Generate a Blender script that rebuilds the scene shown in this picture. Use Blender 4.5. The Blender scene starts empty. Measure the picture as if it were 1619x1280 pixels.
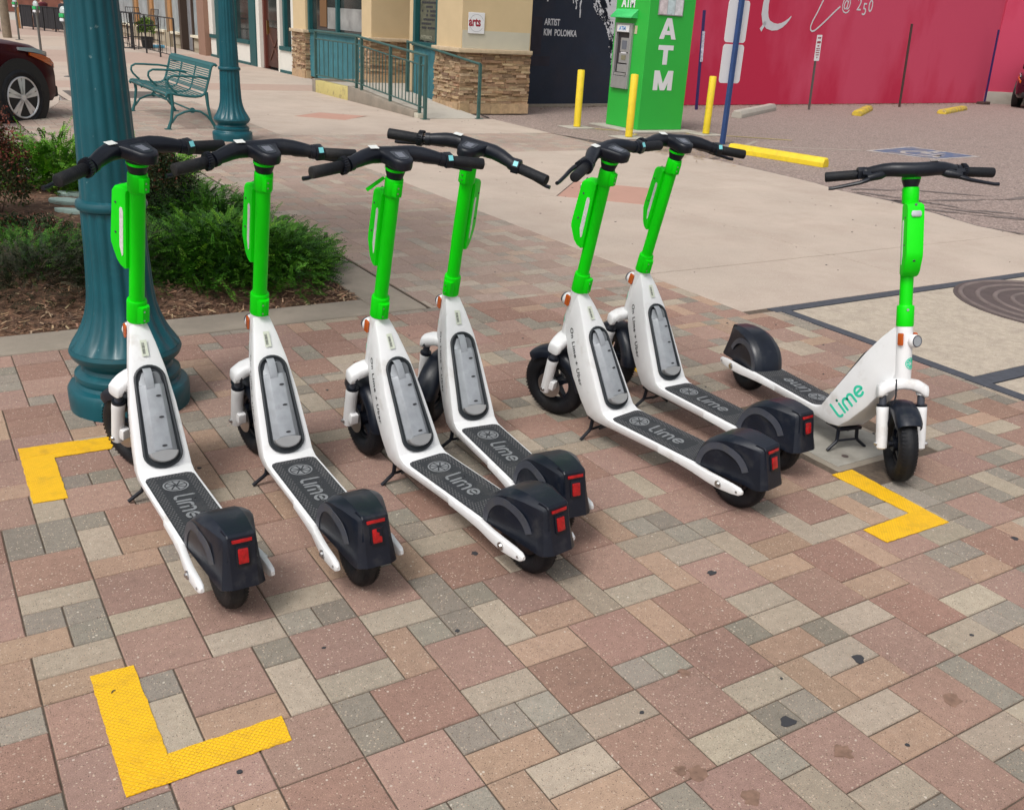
import bpy, bmesh, math, random
from mathutils import Vector, Matrix
PI = math.pi
random.seed(7)
S = bpy.context.scene
C = S.collection

# ---------------------------------------------------------------- camera
cam_d = bpy.data.cameras.new('camera'); cam = bpy.data.objects.new('camera', cam_d); C.objects.link(cam)
X = Vector((0.849822, -0.523894, 0.057777)); Y = Vector((0.152289, 0.349008, 0.924663)); Z = Vector((-0.504590, -0.777000, 0.376378))
M = Matrix((X, Y, Z)).transposed().to_4x4(); M.translation = (0, 0, 1.5727)
cam.matrix_world = M
cam_d.sensor_width = 36; cam_d.lens = 36 * 1502.43 / 1619; cam_d.clip_start = 0.05; cam_d.clip_end = 500
S.camera = cam
# ---------------------------------------------------------------- world and sun
SUN_EL, SUN_AZ = math.radians(56), math.radians(207)      # azimuth of the sun seen from the ground, from +X
w = bpy.data.worlds.new('World'); S.world = w; w.use_nodes = True
nt = w.node_tree; bg = nt.nodes['Background']
sky = nt.nodes.new('ShaderNodeTexSky'); sky.sky_type = 'NISHITA'; sky.sun_disc = False
sky.sun_elevation = SUN_EL; sky.sun_rotation = PI/2 - SUN_AZ; sky.air_density = 1.0; sky.dust_density = 5.0; sky.ozone_density = 1.0
hs = nt.nodes.new('ShaderNodeHueSaturation'); hs.inputs['Saturation'].default_value = 0.22
nt.links.new(sky.outputs[0], hs.inputs['Color']); nt.links.new(hs.outputs[0], bg.inputs[0])
bg.inputs[1].default_value = 0.15
sd = bpy.data.lights.new('sun', 'SUN'); sd.energy = 1.25; sd.angle = math.radians(16); sd.color = (1, 0.96, 0.91)
sun = bpy.data.objects.new('sun', sd); C.objects.link(sun)
sv = Vector((math.cos(SUN_EL)*math.cos(SUN_AZ), math.cos(SUN_EL)*math.sin(SUN_AZ), math.sin(SUN_EL)))
sun.rotation_euler = (-sv).to_track_quat('-Z', 'Y').to_euler(); sun.location = (4, 4, 30)
S.view_settings.view_transform = 'Standard'; S.view_settings.look = 'None'; S.view_settings.gamma = 1
S.view_settings.exposure = 0.14
S.render.engine = 'CYCLES'

# ---------------------------------------------------------------- materials
MATS = {}
def mat(name, col, rough=0.6, metal=0.0, var=0.0, vscale=8.0, bump=0.0, bscale=60.0, spec=0.5, attr=None, coat=0.0, dirt=None, dscale=3.0, dlo=0.5, dhi=0.7, speck=None, sscale=300, sthr=0.68, alpha=1.0, trans=0.0):
    if name in MATS: return MATS[name]
    m = bpy.data.materials.new(name); m.use_nodes = True; n = m.node_tree; L = n.links.new
    b = n.nodes['Principled BSDF']
    b.inputs['Roughness'].default_value = rough; b.inputs['Metallic'].default_value = metal
    b.inputs['Specular IOR Level'].default_value = spec; b.inputs['Coat Weight'].default_value = coat; b.inputs['Coat Roughness'].default_value = .1
    tc = n.nodes.new('ShaderNodeTexCoord')
    oi = n.nodes.new('ShaderNodeObjectInfo'); off_ = n.nodes.new('ShaderNodeVectorMath'); off_.operation = 'MULTIPLY_ADD'
    L(oi.outputs['Random'], off_.inputs[0]); off_.inputs[1].default_value = (7.3, 5.1, 9.7); L(tc.outputs['Object'], off_.inputs[2])
    def noise(sc, det=5, r=0.6):
        t = n.nodes.new('ShaderNodeTexNoise'); t.inputs['Scale'].default_value = sc; t.inputs['Detail'].default_value = det; t.inputs['Roughness'].default_value = r
        L(off_.outputs[0], t.inputs['Vector']); return t
    if attr:
        a = n.nodes.new('ShaderNodeAttribute'); a.attribute_name = attr; c = a.outputs['Color']
    else:
        a = n.nodes.new('ShaderNodeRGB'); a.outputs[0].default_value = (*col, 1); c = a.outputs[0]
    def mix(fac, c1, c2, mode='MIX'):
        x = n.nodes.new('ShaderNodeMix'); x.data_type = 'RGBA'; x.blend_type = mode
        if isinstance(fac, float): x.inputs[0].default_value = fac
        else: L(fac, x.inputs[0])
        for i, v in ((6, c1), (7, c2)):
            if isinstance(v, tuple): x.inputs[i].default_value = (*v, 1)
            else: L(v, x.inputs[i])
        return x.outputs[2]
    def ramp(src, lo, hi, a0=0.0, a1=1.0):
        r = n.nodes.new('ShaderNodeMapRange'); r.inputs[1].default_value = lo; r.inputs[2].default_value = hi; r.inputs[3].default_value = a0; r.inputs[4].default_value = a1
        L(src, r.inputs[0]); return r.outputs[0]
    if var:
        t = noise(vscale); f = ramp(t.outputs['Fac'], 0.3, 0.7, 1-var, 1+var)
        cb = n.nodes.new('ShaderNodeVectorMath'); cb.operation = 'SCALE'; L(c, cb.inputs[0]); L(f, cb.inputs['Scale']); c = cb.outputs[0]
    if dirt:
        t = noise(dscale, 8, 0.65); c = mix(ramp(t.outputs['Fac'], dlo, dhi, 0, 0.8), c, dirt)
    if speck:
        t = noise(sscale, 2, 0.5); c = mix(ramp(t.outputs['Fac'], sthr, sthr+.06, 0, .75), c, speck)
        t2 = noise(sscale*1.3, 2, 0.5); c = mix(ramp(t2.outputs['Fac'], sthr-.02, sthr+.05, 0, .45), c, (0.05, 0.035, 0.03))
    L(c, b.inputs['Base Color'])
    if bump:
        t = noise(bscale, 4); bp = n.nodes.new('ShaderNodeBump'); bp.inputs['Strength'].default_value = bump; bp.inputs['Distance'].default_value = 0.01
        L(t.outputs['Fac'], bp.inputs['Height']); L(bp.outputs[0], b.inputs['Normal'])
    MATS[name] = m; return m

white = mat('white_paint', (0.74, 0.745, 0.75), 0.38, var=.03, vscale=14, dirt=(.42, .38, .33), dscale=9, dlo=.56, dhi=.82)
green = mat('green_paint', (0.002, 0.66, 0.002), 0.42, spec=.25, var=.05, dirt=(.02, .35, .02), dscale=14, dlo=.68, dhi=.8)
green2 = mat('green_plastic', (0.004, 0.72, 0.004), 0.5, spec=.25, var=.04, dirt=(.03, .3, .03), dscale=14, dlo=.66, dhi=.82)
blackp = mat('black_plastic', (0.006, 0.008, 0.014), 0.36, spec=.35, var=.3, dirt=(.028, .028, .03), dscale=11, dlo=.55, dhi=.8, bump=.08, bscale=220)
fendm = mat('fender_plastic', (0.006, 0.009, 0.017), 0.33, spec=.4, var=.25, dirt=(.05, .05, .05), dscale=16, dlo=.54, dhi=.85, bump=.05, bscale=120)
darkgrey = mat('dark_grey', (0.045, 0.05, 0.066), 0.5, var=.2, dirt=(.07, .07, .07), dscale=20)
rubber = mat('rubber', (0.007, 0.008, 0.011), 0.6, spec=.3, var=.3, bump=.25, bscale=160, dirt=(.03, .028, .026), dscale=9)
silver = mat('battery_silver', (0.32, 0.34, 0.365), 0.5, metal=.15, var=.12, vscale=25, dirt=(.24, .24, .25), dscale=18, dlo=.58, dhi=.8)
steel = mat('steel', (0.5, 0.5, 0.5), 0.3, metal=1.0)
sealm = mat('seal', (0.02, 0.025, 0.03), 0.5)
matm = mat('grip_mat', (0.022, 0.025, 0.030), 0.75, bump=.6, bscale=170, dirt=(.06, .06, .06), dscale=12, dlo=.5, dhi=.75)
matprint = mat('mat_print', (0.19, 0.20, 0.21), 0.7, var=.15, vscale=40)
mattri = mat('mat_tread', (0.13, 0.13, 0.135), 0.7, var=.2, vscale=40)
redl = mat('red_lens', (0.36, 0.004, 0.006), 0.25, coat=.3, var=.4, vscale=60)
amber = mat('amber_lens', (0.50, 0.09, 0.005), 0.25, coat=.5)
teal_print = mat('teal_print', (0.03, 0.55, 0.36), 0.5)
ink = mat('ink', (0.03, 0.03, 0.035), 0.6)
cyanb = mat('cyan_button', (0.20, 0.62, 0.66), 0.4)
stick = mat('white_sticker', (0.62, 0.64, 0.62), 0.6, var=.1, vscale=60)
stripm = mat('reflective_strip', (0.68, 0.68, 0.66), 0.35, var=.12, vscale=90)
screen = mat('screen', (0.02, 0.025, 0.035), 0.12, coat=.3)
screen2 = mat('screen_hazy', (0.13, 0.14, 0.17), 0.35)
lensm = mat('headlight_lens', (0.55, 0.57, 0.6), 0.1, metal=.6)
tealp = mat('teal_lamp_paint', (0.004, 0.074, 0.096), 0.38, spec=.35, var=.15, vscale=5, dirt=(.015, .12, .14), dscale=9, dlo=.60, dhi=.8, coat=.1, speck=(.16, .26, .27), sscale=38, sthr=.73)
tealb = mat('teal_bench_paint', (0.012, 0.105, 0.11), 0.5, var=.1)
tealw = mat('teal_wood', (0.035, 0.16, 0.19), 0.7, var=.15, vscale=3, dirt=(.02, .1, .13), dscale=4)
tealt = mat('teal_trim', (0.006, 0.075, 0.08), 0.5, var=.1)
railm = mat('rail_green', (0.035, 0.09, 0.08), 0.5, var=.2)
yellowt = mat('yellow_tape', (0.86, 0.50, 0.004), 0.55, var=.05, vscale=30, dirt=(.42, .24, .03), dscale=16, dlo=.53, dhi=.8)
yellowp = mat('yellow_paint', (0.75, 0.55, 0.02), 0.6, var=.1, vscale=6, dirt=(.5, .36, .05), dscale=9, dlo=.55, dhi=.75)
conc = mat('concrete_pink', (0.445, 0.368, 0.305), 0.9, var=.08, vscale=1.2, bump=.2, bscale=90, speck=(.58, .50, .43), sscale=90, sthr=.66, dirt=(.38, .30, .245), dscale=2.2, dlo=.45, dhi=.75)
concg = mat('concrete_grey', (0.275, 0.235, 0.188), 0.9, var=.1, vscale=3, bump=.2, bscale=90, dirt=(.17, .15, .12), dscale=3.5, dlo=.45, dhi=.75)
concl = mat('concrete_light', (0.42, 0.39, 0.34), 0.9, var=.08, vscale=3, bump=.15, bscale=90, dirt=(.3, .27, .22), dscale=3, dlo=.5, dhi=.75)
conca = mat('concrete_exposed', (0.43, 0.365, 0.29), 0.9, var=.12, vscale=25, bump=.3, bscale=120, dirt=(.30, .25, .20), dscale=9, dlo=.45, dhi=.75, speck=(.6, .55, .48), sscale=120, sthr=.64)
concr = mat('concrete_rose', (0.42, 0.24, 0.185), 0.9, var=.06, vscale=2, bump=.15, bscale=90)
joint = mat('joint_sand', (0.10, 0.075, 0.055), 0.95, var=.3, vscale=60)
blackj = mat('black_joint', (0.055, 0.06, 0.075), 0.8, var=.2, vscale=30)
asph = mat('asphalt', (0.27, 0.205, 0.178), 0.9, var=.22, vscale=14, bump=.8, bscale=45, dirt=(.15, .12, .11), dscale=3.2, dlo=.50, dhi=.85, speck=(.46, .37, .33), sscale=34, sthr=.56)
tarm = mat('tar', (0.095, 0.08, 0.074), 0.75, var=.3, vscale=30, bump=.4, bscale=60)
def paver_mat():
    m = bpy.data.materials.new('paver'); m.use_nodes = True; n = m.node_tree; L = n.links.new; b = n.nodes['Principled BSDF']; b.inputs['Roughness'].default_value = .9; b.inputs['Specular IOR Level'].default_value = .25
    tc = n.nodes.new('ShaderNodeTexCoord'); a = n.nodes.new('ShaderNodeAttribute'); a.attribute_name = 'col'; c = a.outputs['Color']
    def noise(sc, det=3, r=.6):
        t = n.nodes.new('ShaderNodeTexNoise'); t.inputs['Scale'].default_value = sc; t.inputs['Detail'].default_value = det; t.inputs['Roughness'].default_value = r; L(tc.outputs['Object'], t.inputs['Vector']); return t.outputs['Fac']
    def mr(x, lo, hi, p, q):
        r = n.nodes.new('ShaderNodeMapRange'); r.inputs[1].default_value = lo; r.inputs[2].default_value = hi; r.inputs[3].default_value = p; r.inputs[4].default_value = q; L(x, r.inputs[0]); return r.outputs[0]
    def mul(c, f):
        v = n.nodes.new('ShaderNodeVectorMath'); v.operation = 'SCALE'; L(c, v.inputs[0]); L(f, v.inputs['Scale']); return v.outputs[0]
    def mix(f, c1, c2):
        x = n.nodes.new('ShaderNodeMix'); x.data_type = 'RGBA'; L(f, x.inputs[0]); L(c1, x.inputs[6])
        if isinstance(c2, tuple): x.inputs[7].default_value = (*c2, 1)
        else: L(c2, x.inputs[7])
        return x.outputs[2]
    c = mul(c, mr(noise(420, 2, .8), .3, .7, .72, 1.24)); c = mul(c, mr(noise(38, 4), .3, .7, .90, 1.10)); c = mul(c, mr(noise(1.1, 5), .35, .7, 1.08, .86))
    def grains(sc, thr, col, f):
        v = n.nodes.new('ShaderNodeTexVoronoi'); v.inputs['Scale'].default_value = sc; L(tc.outputs['Object'], v.inputs['Vector'])
        sp = n.nodes.new('ShaderNodeSeparateXYZ'); L(v.outputs['Color'], sp.inputs[0])
        m1 = mr(sp.outputs[0], thr, thr+.02, 0, 1); m2 = mr(v.outputs['Distance'], .30, .42, f, 0)
        mm = n.nodes.new('ShaderNodeMath'); mm.operation = 'MULTIPLY'; L(m1, mm.inputs[0]); L(m2, mm.inputs[1]); return mm.outputs[0], col
    for sc, thr, col, f in ((170, .88, (.52, .42, .33), .75), (260, .86, (.46, .31, .22), .6), (240, .88, (.07, .05, .045), .7), (120, .975, (.60, .54, .46), .8)):
        g_, cc = grains(sc, thr, col, f); c = mix(g_, c, cc)
    st = noise(2.6, 8, .7); c = mix(mr(st, .60, .82, 0, .55), c, (.12, .09, .075)); st = noise(6.3, 8, .75); c = mix(mr(st, .62, .8, 0, .35), c, (.42, .37, .31))
    L(c, b.inputs['Base Color'])
    bp = n.nodes.new('ShaderNodeBump'); bp.inputs['Strength'].default_value = .5; bp.inputs['Distance'].default_value = .0025; L(noise(260, 4, .7), bp.inputs['Height']); L(bp.outputs[0], b.inputs['Normal'])
    return m
paver = paver_mat()
stonem = mat('stone', (1, 1, 1), 0.9, attr='col', var=.2, vscale=18, bump=.6, bscale=35)
stucco = mat('stucco_tan', (0.56, 0.43, 0.255), 0.9, var=.05, vscale=2, bump=.2, bscale=70)
stuccol = mat('stucco_pale', (0.50, 0.47, 0.38), 0.9, var=.05, vscale=3)
stuccod = mat('stucco_beige', (0.32, 0.27, 0.19), 0.9, var=.06, vscale=2)
creamm = mat('cream_sill', (0.68, 0.62, 0.48), 0.8, var=.05)
whitew = mat('white_panel', (0.66, 0.64, 0.58), 0.8, var=.03)
orangew = mat('orange_wood', (0.38, 0.19, 0.07), 0.7, var=.12, vscale=4)
brownp = mat('brown_pilaster', (0.26, 0.15, 0.105), 0.85, var=.06)
doorw = mat('door_wood', (0.055, 0.018, 0.012), 0.45, var=.3, vscale=5)
brass = mat('brass', (0.45, 0.28, 0.09), 0.35, metal=1)
glass = mat('window_glass', (0.035, 0.04, 0.038), 0.06, var=.6, vscale=1.2, spec=.8)
glassl = mat('window_curtain', (0.33, 0.37, 0.38), 0.25, var=.25, vscale=2)
navy = mat('navy_wall', (0.011, 0.018, 0.036), 0.8, var=.15, vscale=2, bump=.3, bscale=25, dirt=(.022, .022, .035), dscale=1.2, dlo=.5, dhi=.7)
navyghost = mat('navy_ghost', (0.018, 0.016, 0.028), 0.8, var=.25, vscale=4)
muralw = mat('mural_white', (0.62, 0.63, 0.66), 0.8, var=.05)
atmg = mat('atm_green', (0.022, 0.42, 0.045), 0.45, var=.05, vscale=1.5)
atmg2 = mat('atm_awning', (0.05, 0.5, 0.14), 0.5)
greym = mat('machine_grey', (0.36, 0.36, 0.36), 0.4, metal=.4, var=.08)
darkm = mat('machine_dark', (0.03, 0.025, 0.03), 0.4)
bluep = mat('blue_post', (0.02, 0.055, 0.17), 0.45, var=.15)
purplep = mat('purple_post', (0.03, 0.015, 0.10), 0.5)
brownpost = mat('brown_post', (0.06, 0.035, 0.03), 0.6, var=.2)
greyp = mat('grey_post', (0.14, 0.14, 0.13), 0.5, metal=.5)
signw = mat('sign_white', (0.72, 0.72, 0.74), 0.5)
signr = mat('sign_red', (0.30, 0.01, 0.03), 0.5)
signb = mat('sign_blue', (0.05, 0.25, 0.6), 0.5)
handib = mat('road_blue', (0.085, 0.115, 0.20), 0.85, var=.2, vscale=8, dirt=(.22, .18, .165), dscale=5, dlo=.46, dhi=.62)
roadw = mat('road_white', (0.46, 0.42, 0.39), 0.8, var=.2, vscale=12, dirt=(.25, .2, .18), dscale=7, dlo=.44, dhi=.58)
ironm = mat('cast_iron', (0.085, 0.062, 0.058), 0.7, metal=0.0, var=.2, vscale=10, bump=.3, bscale=60)
mulchm = mat('mulch', (0.16, 0.085, 0.05), 0.95, var=.5, vscale=30, bump=1.0, bscale=60, dirt=(.05, .03, .02), dscale=14, dlo=.45, dhi=.65)
chipm = mat('chip', (1, 1, 1), 0.9, attr='col')
leafm = mat('leaf', (1, 1, 1), 0.6, attr='col', spec=.3)
barkm = mat('bark', (0.10, 0.07, 0.05), 0.9, var=.4, vscale=20, bump=.8, bscale=30)
carp = mat('car_paint', (0.038, 0.002, 0.005), 0.35, coat=.12, spec=.05)
carp2 = mat('car_paint_dark', (0.02, 0.004, 0.008), 0.25, coat=1.0)
carblk = mat('car_trim', (0.007, 0.007, 0.008), 0.6)
carglass = mat('car_glass', (0.01, 0.012, 0.013), 0.05, spec=.8)
chrome = mat('alloy', (0.66, 0.67, 0.69), 0.3, metal=.6)
paleb = mat('pale_board', (0.32, 0.43, 0.39), 0.9, var=.15, vscale=14)
woodpole = mat('pole_brown', (0.20, 0.155, 0.11), 0.9, var=.2)
blackfab = mat('black_fabric', (0.018, 0.017, 0.020), 0.8, var=.3, vscale=5)
blackiron = mat('black_iron', (0.02, 0.02, 0.022), 0.5)
skin = mat('skin', (0.42, 0.22, 0.15), 0.6)
shirt1 = mat('shirt_maroon', (0.12, 0.02, 0.03), 0.9)
shirt2 = mat('shirt_black', (0.02, 0.02, 0.025), 0.9)
shirt3 = mat('shirt_pale', (0.55, 0.42, 0.45), 0.9)
hairm = mat('hair_dark', (0.02, 0.012, 0.01), 0.7)

# paint for red mural wall: hue varies between deep and faded crimson
def redwall():
    m = mat('red_wall', (0.40, 0.010, 0.045), 0.85, bump=.3, bscale=20)
    n = m.node_tree; L = n.links.new; b = n.nodes['Principled BSDF']
    tc = n.nodes.new('ShaderNodeTexCoord')
    mp = n.nodes.new('ShaderNodeMapping'); mp.inputs['Scale'].default_value = (1, 1, .45); L(tc.outputs['Object'], mp.inputs[0])
    t = n.nodes.new('ShaderNodeTexNoise'); t.inputs['Scale'].default_value = .55; t.inputs['Detail'].default_value = 6; t.inputs['Roughness'].default_value = .55
    L(mp.outputs[0], t.inputs['Vector'])
    # fading towards the right end of the wall (older paint) as in the photo
    sx = n.nodes.new('ShaderNodeSeparateXYZ'); L(tc.outputs['Object'], sx.inputs[0])
    r0 = n.nodes.new('ShaderNodeMapRange'); r0.inputs[1].default_value = 6; r0.inputs[2].default_value = 12; r0.inputs[3].default_value = -.15; r0.inputs[4].default_value = .09; L(sx.outputs[0], r0.inputs[0])
    r1 = n.nodes.new('ShaderNodeMapRange'); r1.inputs[1].default_value = 0; r1.inputs[2].default_value = 1.1; r1.inputs[3].default_value = -.14; r1.inputs[4].default_value = .02; L(sx.outputs[2], r1.inputs[0])
    a = n.nodes.new('ShaderNodeMath'); L(t.outputs['Fac'], a.inputs[0]); L(r0.outputs[0], a.inputs[1])
    a2 = n.nodes.new('ShaderNodeMath'); L(a.outputs[0], a2.inputs[0]); L(r1.outputs[0], a2.inputs[1])
    r = n.nodes.new('ShaderNodeMapRange'); r.inputs[1].default_value = .38; r.inputs[2].default_value = .56; L(a2.outputs[0], r.inputs[0])
    x = n.nodes.new('ShaderNodeMix'); x.data_type = 'RGBA'; x.inputs[6].default_value = (0.52, 0.016, 0.062, 1); x.inputs[7].default_value = (0.59, 0.06, 0.125, 1)
    L(r.outputs[0], x.inputs[0]); L(x.outputs[2], b.inputs['Base Color'])
    return m
redw = redwall()
# diamond embossed tape
def tape_bump():
    m = yellowt; n = m.node_tree; L = n.links.new; b = n.nodes['Principled BSDF']
    tc = n.nodes.new('ShaderNodeTexCoord'); mp = n.nodes.new('ShaderNodeMapping'); mp.inputs['Rotation'].default_value = (0, 0, .78); L(tc.outputs['Object'], mp.inputs[0])
    v = n.nodes.new('ShaderNodeTexVoronoi'); v.inputs['Scale'].default_value = 110; v.inputs['Randomness'].default_value = .15; v.feature = 'DISTANCE_TO_EDGE'; L(mp.outputs[0], v.inputs['Vector'])
    r = n.nodes.new('ShaderNodeMapRange'); r.inputs[2].default_value = .18; L(v.outputs['Distance'], r.inputs[0])
    src = b.inputs['Base Color'].links[0].from_socket; x = n.nodes.new('ShaderNodeMix'); x.data_type = 'RGBA'; r2 = n.nodes.new('ShaderNodeMapRange'); r2.inputs[2].default_value = .22; r2.inputs[3].default_value = .55; r2.inputs[4].default_value = 0; L(v.outputs['Distance'], r2.inputs[0]); L(r2.outputs[0], x.inputs[0]); L(src, x.inputs[6]); x.inputs[7].default_value = (.55, .27, .004, 1); L(x.outputs[2], b.inputs['Base Color'])
    bp = n.nodes.new('ShaderNodeBump'); bp.inputs['Strength'].default_value = .7; bp.inputs['Distance'].default_value = .0016; L(r.outputs[0], bp.inputs['Height']); L(bp.outputs[0], b.inputs['Normal'])
tape_bump()

# ---------------------------------------------------------------- mesh helpers
V = Vector
class MB:
    def __init__(s): s.v = []; s.f = []; s.c = []
    def add(s, vs, fs, col=None):
        o = len(s.v); s.v += [tuple(p) for p in vs]; s.f += [tuple(i+o for i in f) for f in fs]
        s.c += [col]*len(fs); return s
    def hexa(s, p, col=None):   # 8 points: bottom 4 ccw, top 4 ccw
        return s.add(p, [(3, 2, 1, 0), (4, 5, 6, 7), (0, 1, 5, 4), (1, 2, 6, 5), (2, 3, 7, 6), (3, 0, 4, 7)], col)
    def box(s, x0, x1, y0, y1, z0, z1, col=None):
        return s.hexa([(x0, y0, z0), (x1, y0, z0), (x1, y1, z0), (x0, y1, z0), (x0, y0, z1), (x1, y0, z1), (x1, y1, z1), (x0, y1, z1)], col)
    def prism(s, pts, ex, col=None):  # pts: 3d polygon, ex: extrusion vector
        n = len(pts); ex = V(ex); p = [V(q) for q in pts]
        return s.add(p + [q+ex for q in p], [tuple(range(n-1, -1, -1)), tuple(range(n, 2*n))] + [(i, (i+1) % n, n+(i+1) % n, n+i) for i in range(n)], col)
    def flat(s, pts, z, h=.004, col=None):
        return s.prism([(x, y, z-h) for x, y in pts], (0, 0, h), col)
    def loft(s, rings, cap=True, closed=True, col=None):
        n = len(rings[0]); vs = [q for r in rings for q in r]; fs = []
        for k in range(len(rings)-1):
            for i in range(n if closed else n-1):
                j = (i+1) % n; fs.append((k*n+i, k*n+j, (k+1)*n+j, (k+1)*n+i))
        if cap: fs.append(tuple(range(n-1, -1, -1))); fs.append(tuple((len(rings)-1)*n+i for i in range(n)))
        return s.add(vs, fs, col)
    def tube(s, path, r, n=10, closed=False, flat=1.0, col=None, up=None):
        P = [V(p) for p in path]; m = len(P); rs = r if isinstance(r, (list, tuple)) else [r]*m; rings = []; pn = None
        for i in range(m):
            if closed: t = P[(i+1) % m]-P[i-1]
            else: t = P[min(i+1, m-1)]-P[max(i-1, 0)]
            t.normalize()
            if pn is None:
                u = V(up) if up else (V((0, 0, 1)) if abs(t.z) < .9 else V((1, 0, 0))); pn = (u-t*u.dot(t)).normalized()
            else: pn = (pn-t*pn.dot(t)).normalized()
            bn = t.cross(pn)
            rings.append([P[i]+(pn*math.cos(2*PI*k/n)*rs[i]*flat+bn*math.sin(2*PI*k/n)*rs[i]) for k in range(n)])
        if closed: rings.append(rings[0]); return s.loft(rings, cap=False, col=col)
        return s.loft(rings, col=col)
    def cyl(s, a, b, r, r2=None, n=16, col=None): return s.tube([a, b], [r, r if r2 is None else r2], n, col=col)
    def lathe(s, prof, cx=0, cy=0, n=24, flute=0, depth=0, fr=None, axis=None, col=None):
        rings = []
        for (r, z) in prof:
            ring = []
            for k in range(n):
                a = 2*PI*k/n; rr = r
                if flute and fr and fr[0] <= z <= fr[1]: rr = r - depth*r*(abs(math.cos(flute*a/2))**3)
                ring.append((cx+rr*math.cos(a), cy+rr*math.sin(a), z))
            rings.append(ring)
        return s.loft(rings, col=col)
    def disc(s, c, nrm, r, th, n=24, col=None):
        c = V(c); nn = V(nrm).normalized(); return s.cyl(c-nn*th/2, c+nn*th/2, r, n=n, col=col)
    def torus(s, c, nrm, R, r, n=32, m=10, flat=1.0, col=None):
        c = V(c); nn = V(nrm).normalized(); u = V((0, 0, 1)) if abs(nn.z) < .9 else V((1, 0, 0)); u = (u-nn*u.dot(nn)).normalized(); v = nn.cross(u)
        rings = []
        for k in range(n):
            a = 2*PI*k/n; d = u*math.cos(a)+v*math.sin(a)
            rings.append([c+d*(R+r*math.cos(2*PI*j/m))+nn*(r*flat*math.sin(2*PI*j/m)) for j in range(m)])
        rings.append(rings[0]); return s.loft(rings, cap=False, col=col)
    def build(s, name, m, parent=None, smooth=35, bevel=0, seg=2):
        me = bpy.data.meshes.new(name); me.from_pydata(s.v, [], s.f); me.validate(); 
        if any(c is not None for c in s.c) and len(s.c) == len(me.polygons):
            at = me.color_attributes.new('col', 'FLOAT_COLOR', 'CORNER'); buf = []
            for p, c in zip(me.polygons, s.c): buf += list((*(c or (.5, .5, .5)), 1))*p.loop_total
            at.data.foreach_set('color', buf)
        if bevel or True:
            bm = bmesh.new(); bm.from_mesh(me)
            if len(s.f) < 20000: bmesh.ops.recalc_face_normals(bm, faces=bm.faces)
            if bevel:
                es = [e for e in bm.edges if len(e.link_faces) == 2 and e.calc_face_angle(0) > .5]
                bmesh.ops.bevel(bm, geom=es, offset=bevel, segments=seg, affect='EDGES', profile=.6, clamp_overlap=True)
            bm.to_mesh(me); bm.free()
        if smooth:
            me.polygons.foreach_set('use_smooth', [True]*len(me.polygons)); me.set_sharp_from_angle(angle=math.radians(smooth))
        me.materials.append(m)
        o = bpy.data.objects.new(name, me); C.objects.link(o)
        if parent: o.parent = parent
        return o
def tag(o, label=None, cat=None, group=None, kind=None):
    if label: o['label'] = label
    if cat: o['category'] = cat
    if group: o['group'] = group
    if kind: o['kind'] = kind
    return o
def thing(name, label, cat, loc=(0, 0, 0), rz=0, group=None):
    o = bpy.data.objects.new(name, None); C.objects.link(o); o.location = loc; o.rotation_euler = (0, 0, rz); o.empty_display_size = .1
    return tag(o, label, cat, group)
def dup(root, label, loc=None, rz=None, group=None):
    def cp(o, par):
        c = o.copy(); C.objects.link(c); c.parent = par
        for ch in o.children: cp(ch, c)
        return c
    r = cp(root, None); r['label'] = label
    if loc is not None: r.location = loc
    if rz is not None: r.rotation_euler = (0, 0, rz)
    if group: r['group'] = group
    return r
def text_mesh(name, s, size, m, parent, org, ex, ey, depth=.002, off=0.0, align='LEFT', shear=0, sx=1.0, space=1.0):
    """flat lettering laid on a surface: origin, reading direction, letter-up direction"""
    cu = bpy.data.curves.new(name, 'FONT'); cu.body = s; cu.size = size; cu.extrude = depth/2; cu.offset = off; cu.align_x = align; cu.shear = shear; cu.space_character = space
    cu.resolution_u = 3
    t = bpy.data.objects.new('tmp', cu); C.objects.link(t)
    bpy.context.view_layer.update()
    dg = bpy.context.evaluated_depsgraph_get(); me = bpy.data.meshes.new_from_object(t.evaluated_get(dg)); me.name = name
    bpy.data.objects.remove(t); bpy.data.curves.remove(cu)
    ex = V(ex).normalized(); ey = V(ey); ey = (ey-ex*ey.dot(ex)).normalized(); ez = ex.cross(ey); org = V(org)
    for v in me.vertices: v.co = org+ex*v.co.x*sx+ey*v.co.y+ez*v.co.z
    me.materials.clear(); me.materials.append(m)
    o = bpy.data.objects.new(name, me); C.objects.link(o)
    if parent: o.parent = parent
    return o
def ribbon(mb, pts, w, org, ex, ey, th=.001, n=None, cap=True):
    """stroke lettering: 2d polyline of width w (number or list) laid on a plane"""
    ex = V(ex).normalized(); ey = V(ey); ey = (ey-ex*ey.dot(ex)).normalized(); ez = ex.cross(ey); org = V(org)
    P = [V((p[0], p[1])) for p in pts]; m = len(P); ws = w if isinstance(w, (list, tuple)) else [w]*m
    to = lambda q: org+ex*q.x+ey*q.y
    L = []; R = []
    for i in range(m):
        t = P[min(i+1, m-1)]-P[max(i-1, 0)]
        if t.length < 1e-9: t = V((1, 0))
        t.normalize(); nn = V((-t.y, t.x)); L.append(P[i]+nn*ws[i]/2); R.append(P[i]-nn*ws[i]/2)
    for i in range(m-1):
        a = [L[i], R[i], R[i+1], L[i+1]]
        mb.prism([to(q) for q in a], ez*th)
    if cap:
        for i in (0, m-1):
            mb.prism([to(P[i]+V((math.cos(k*PI/5), math.sin(k*PI/5)))*ws[i]/2) for k in range(10)], ez*th*.93)
def arc(cx, cy, r, a0, a1, n=10, ry=None):
    ry = r if ry is None else ry
    return [(cx+r*math.cos(math.radians(a0+(a1-a0)*k/n)), cy+ry*math.sin(math.radians(a0+(a1-a0)*k/n))) for k in range(n+1)]
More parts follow.
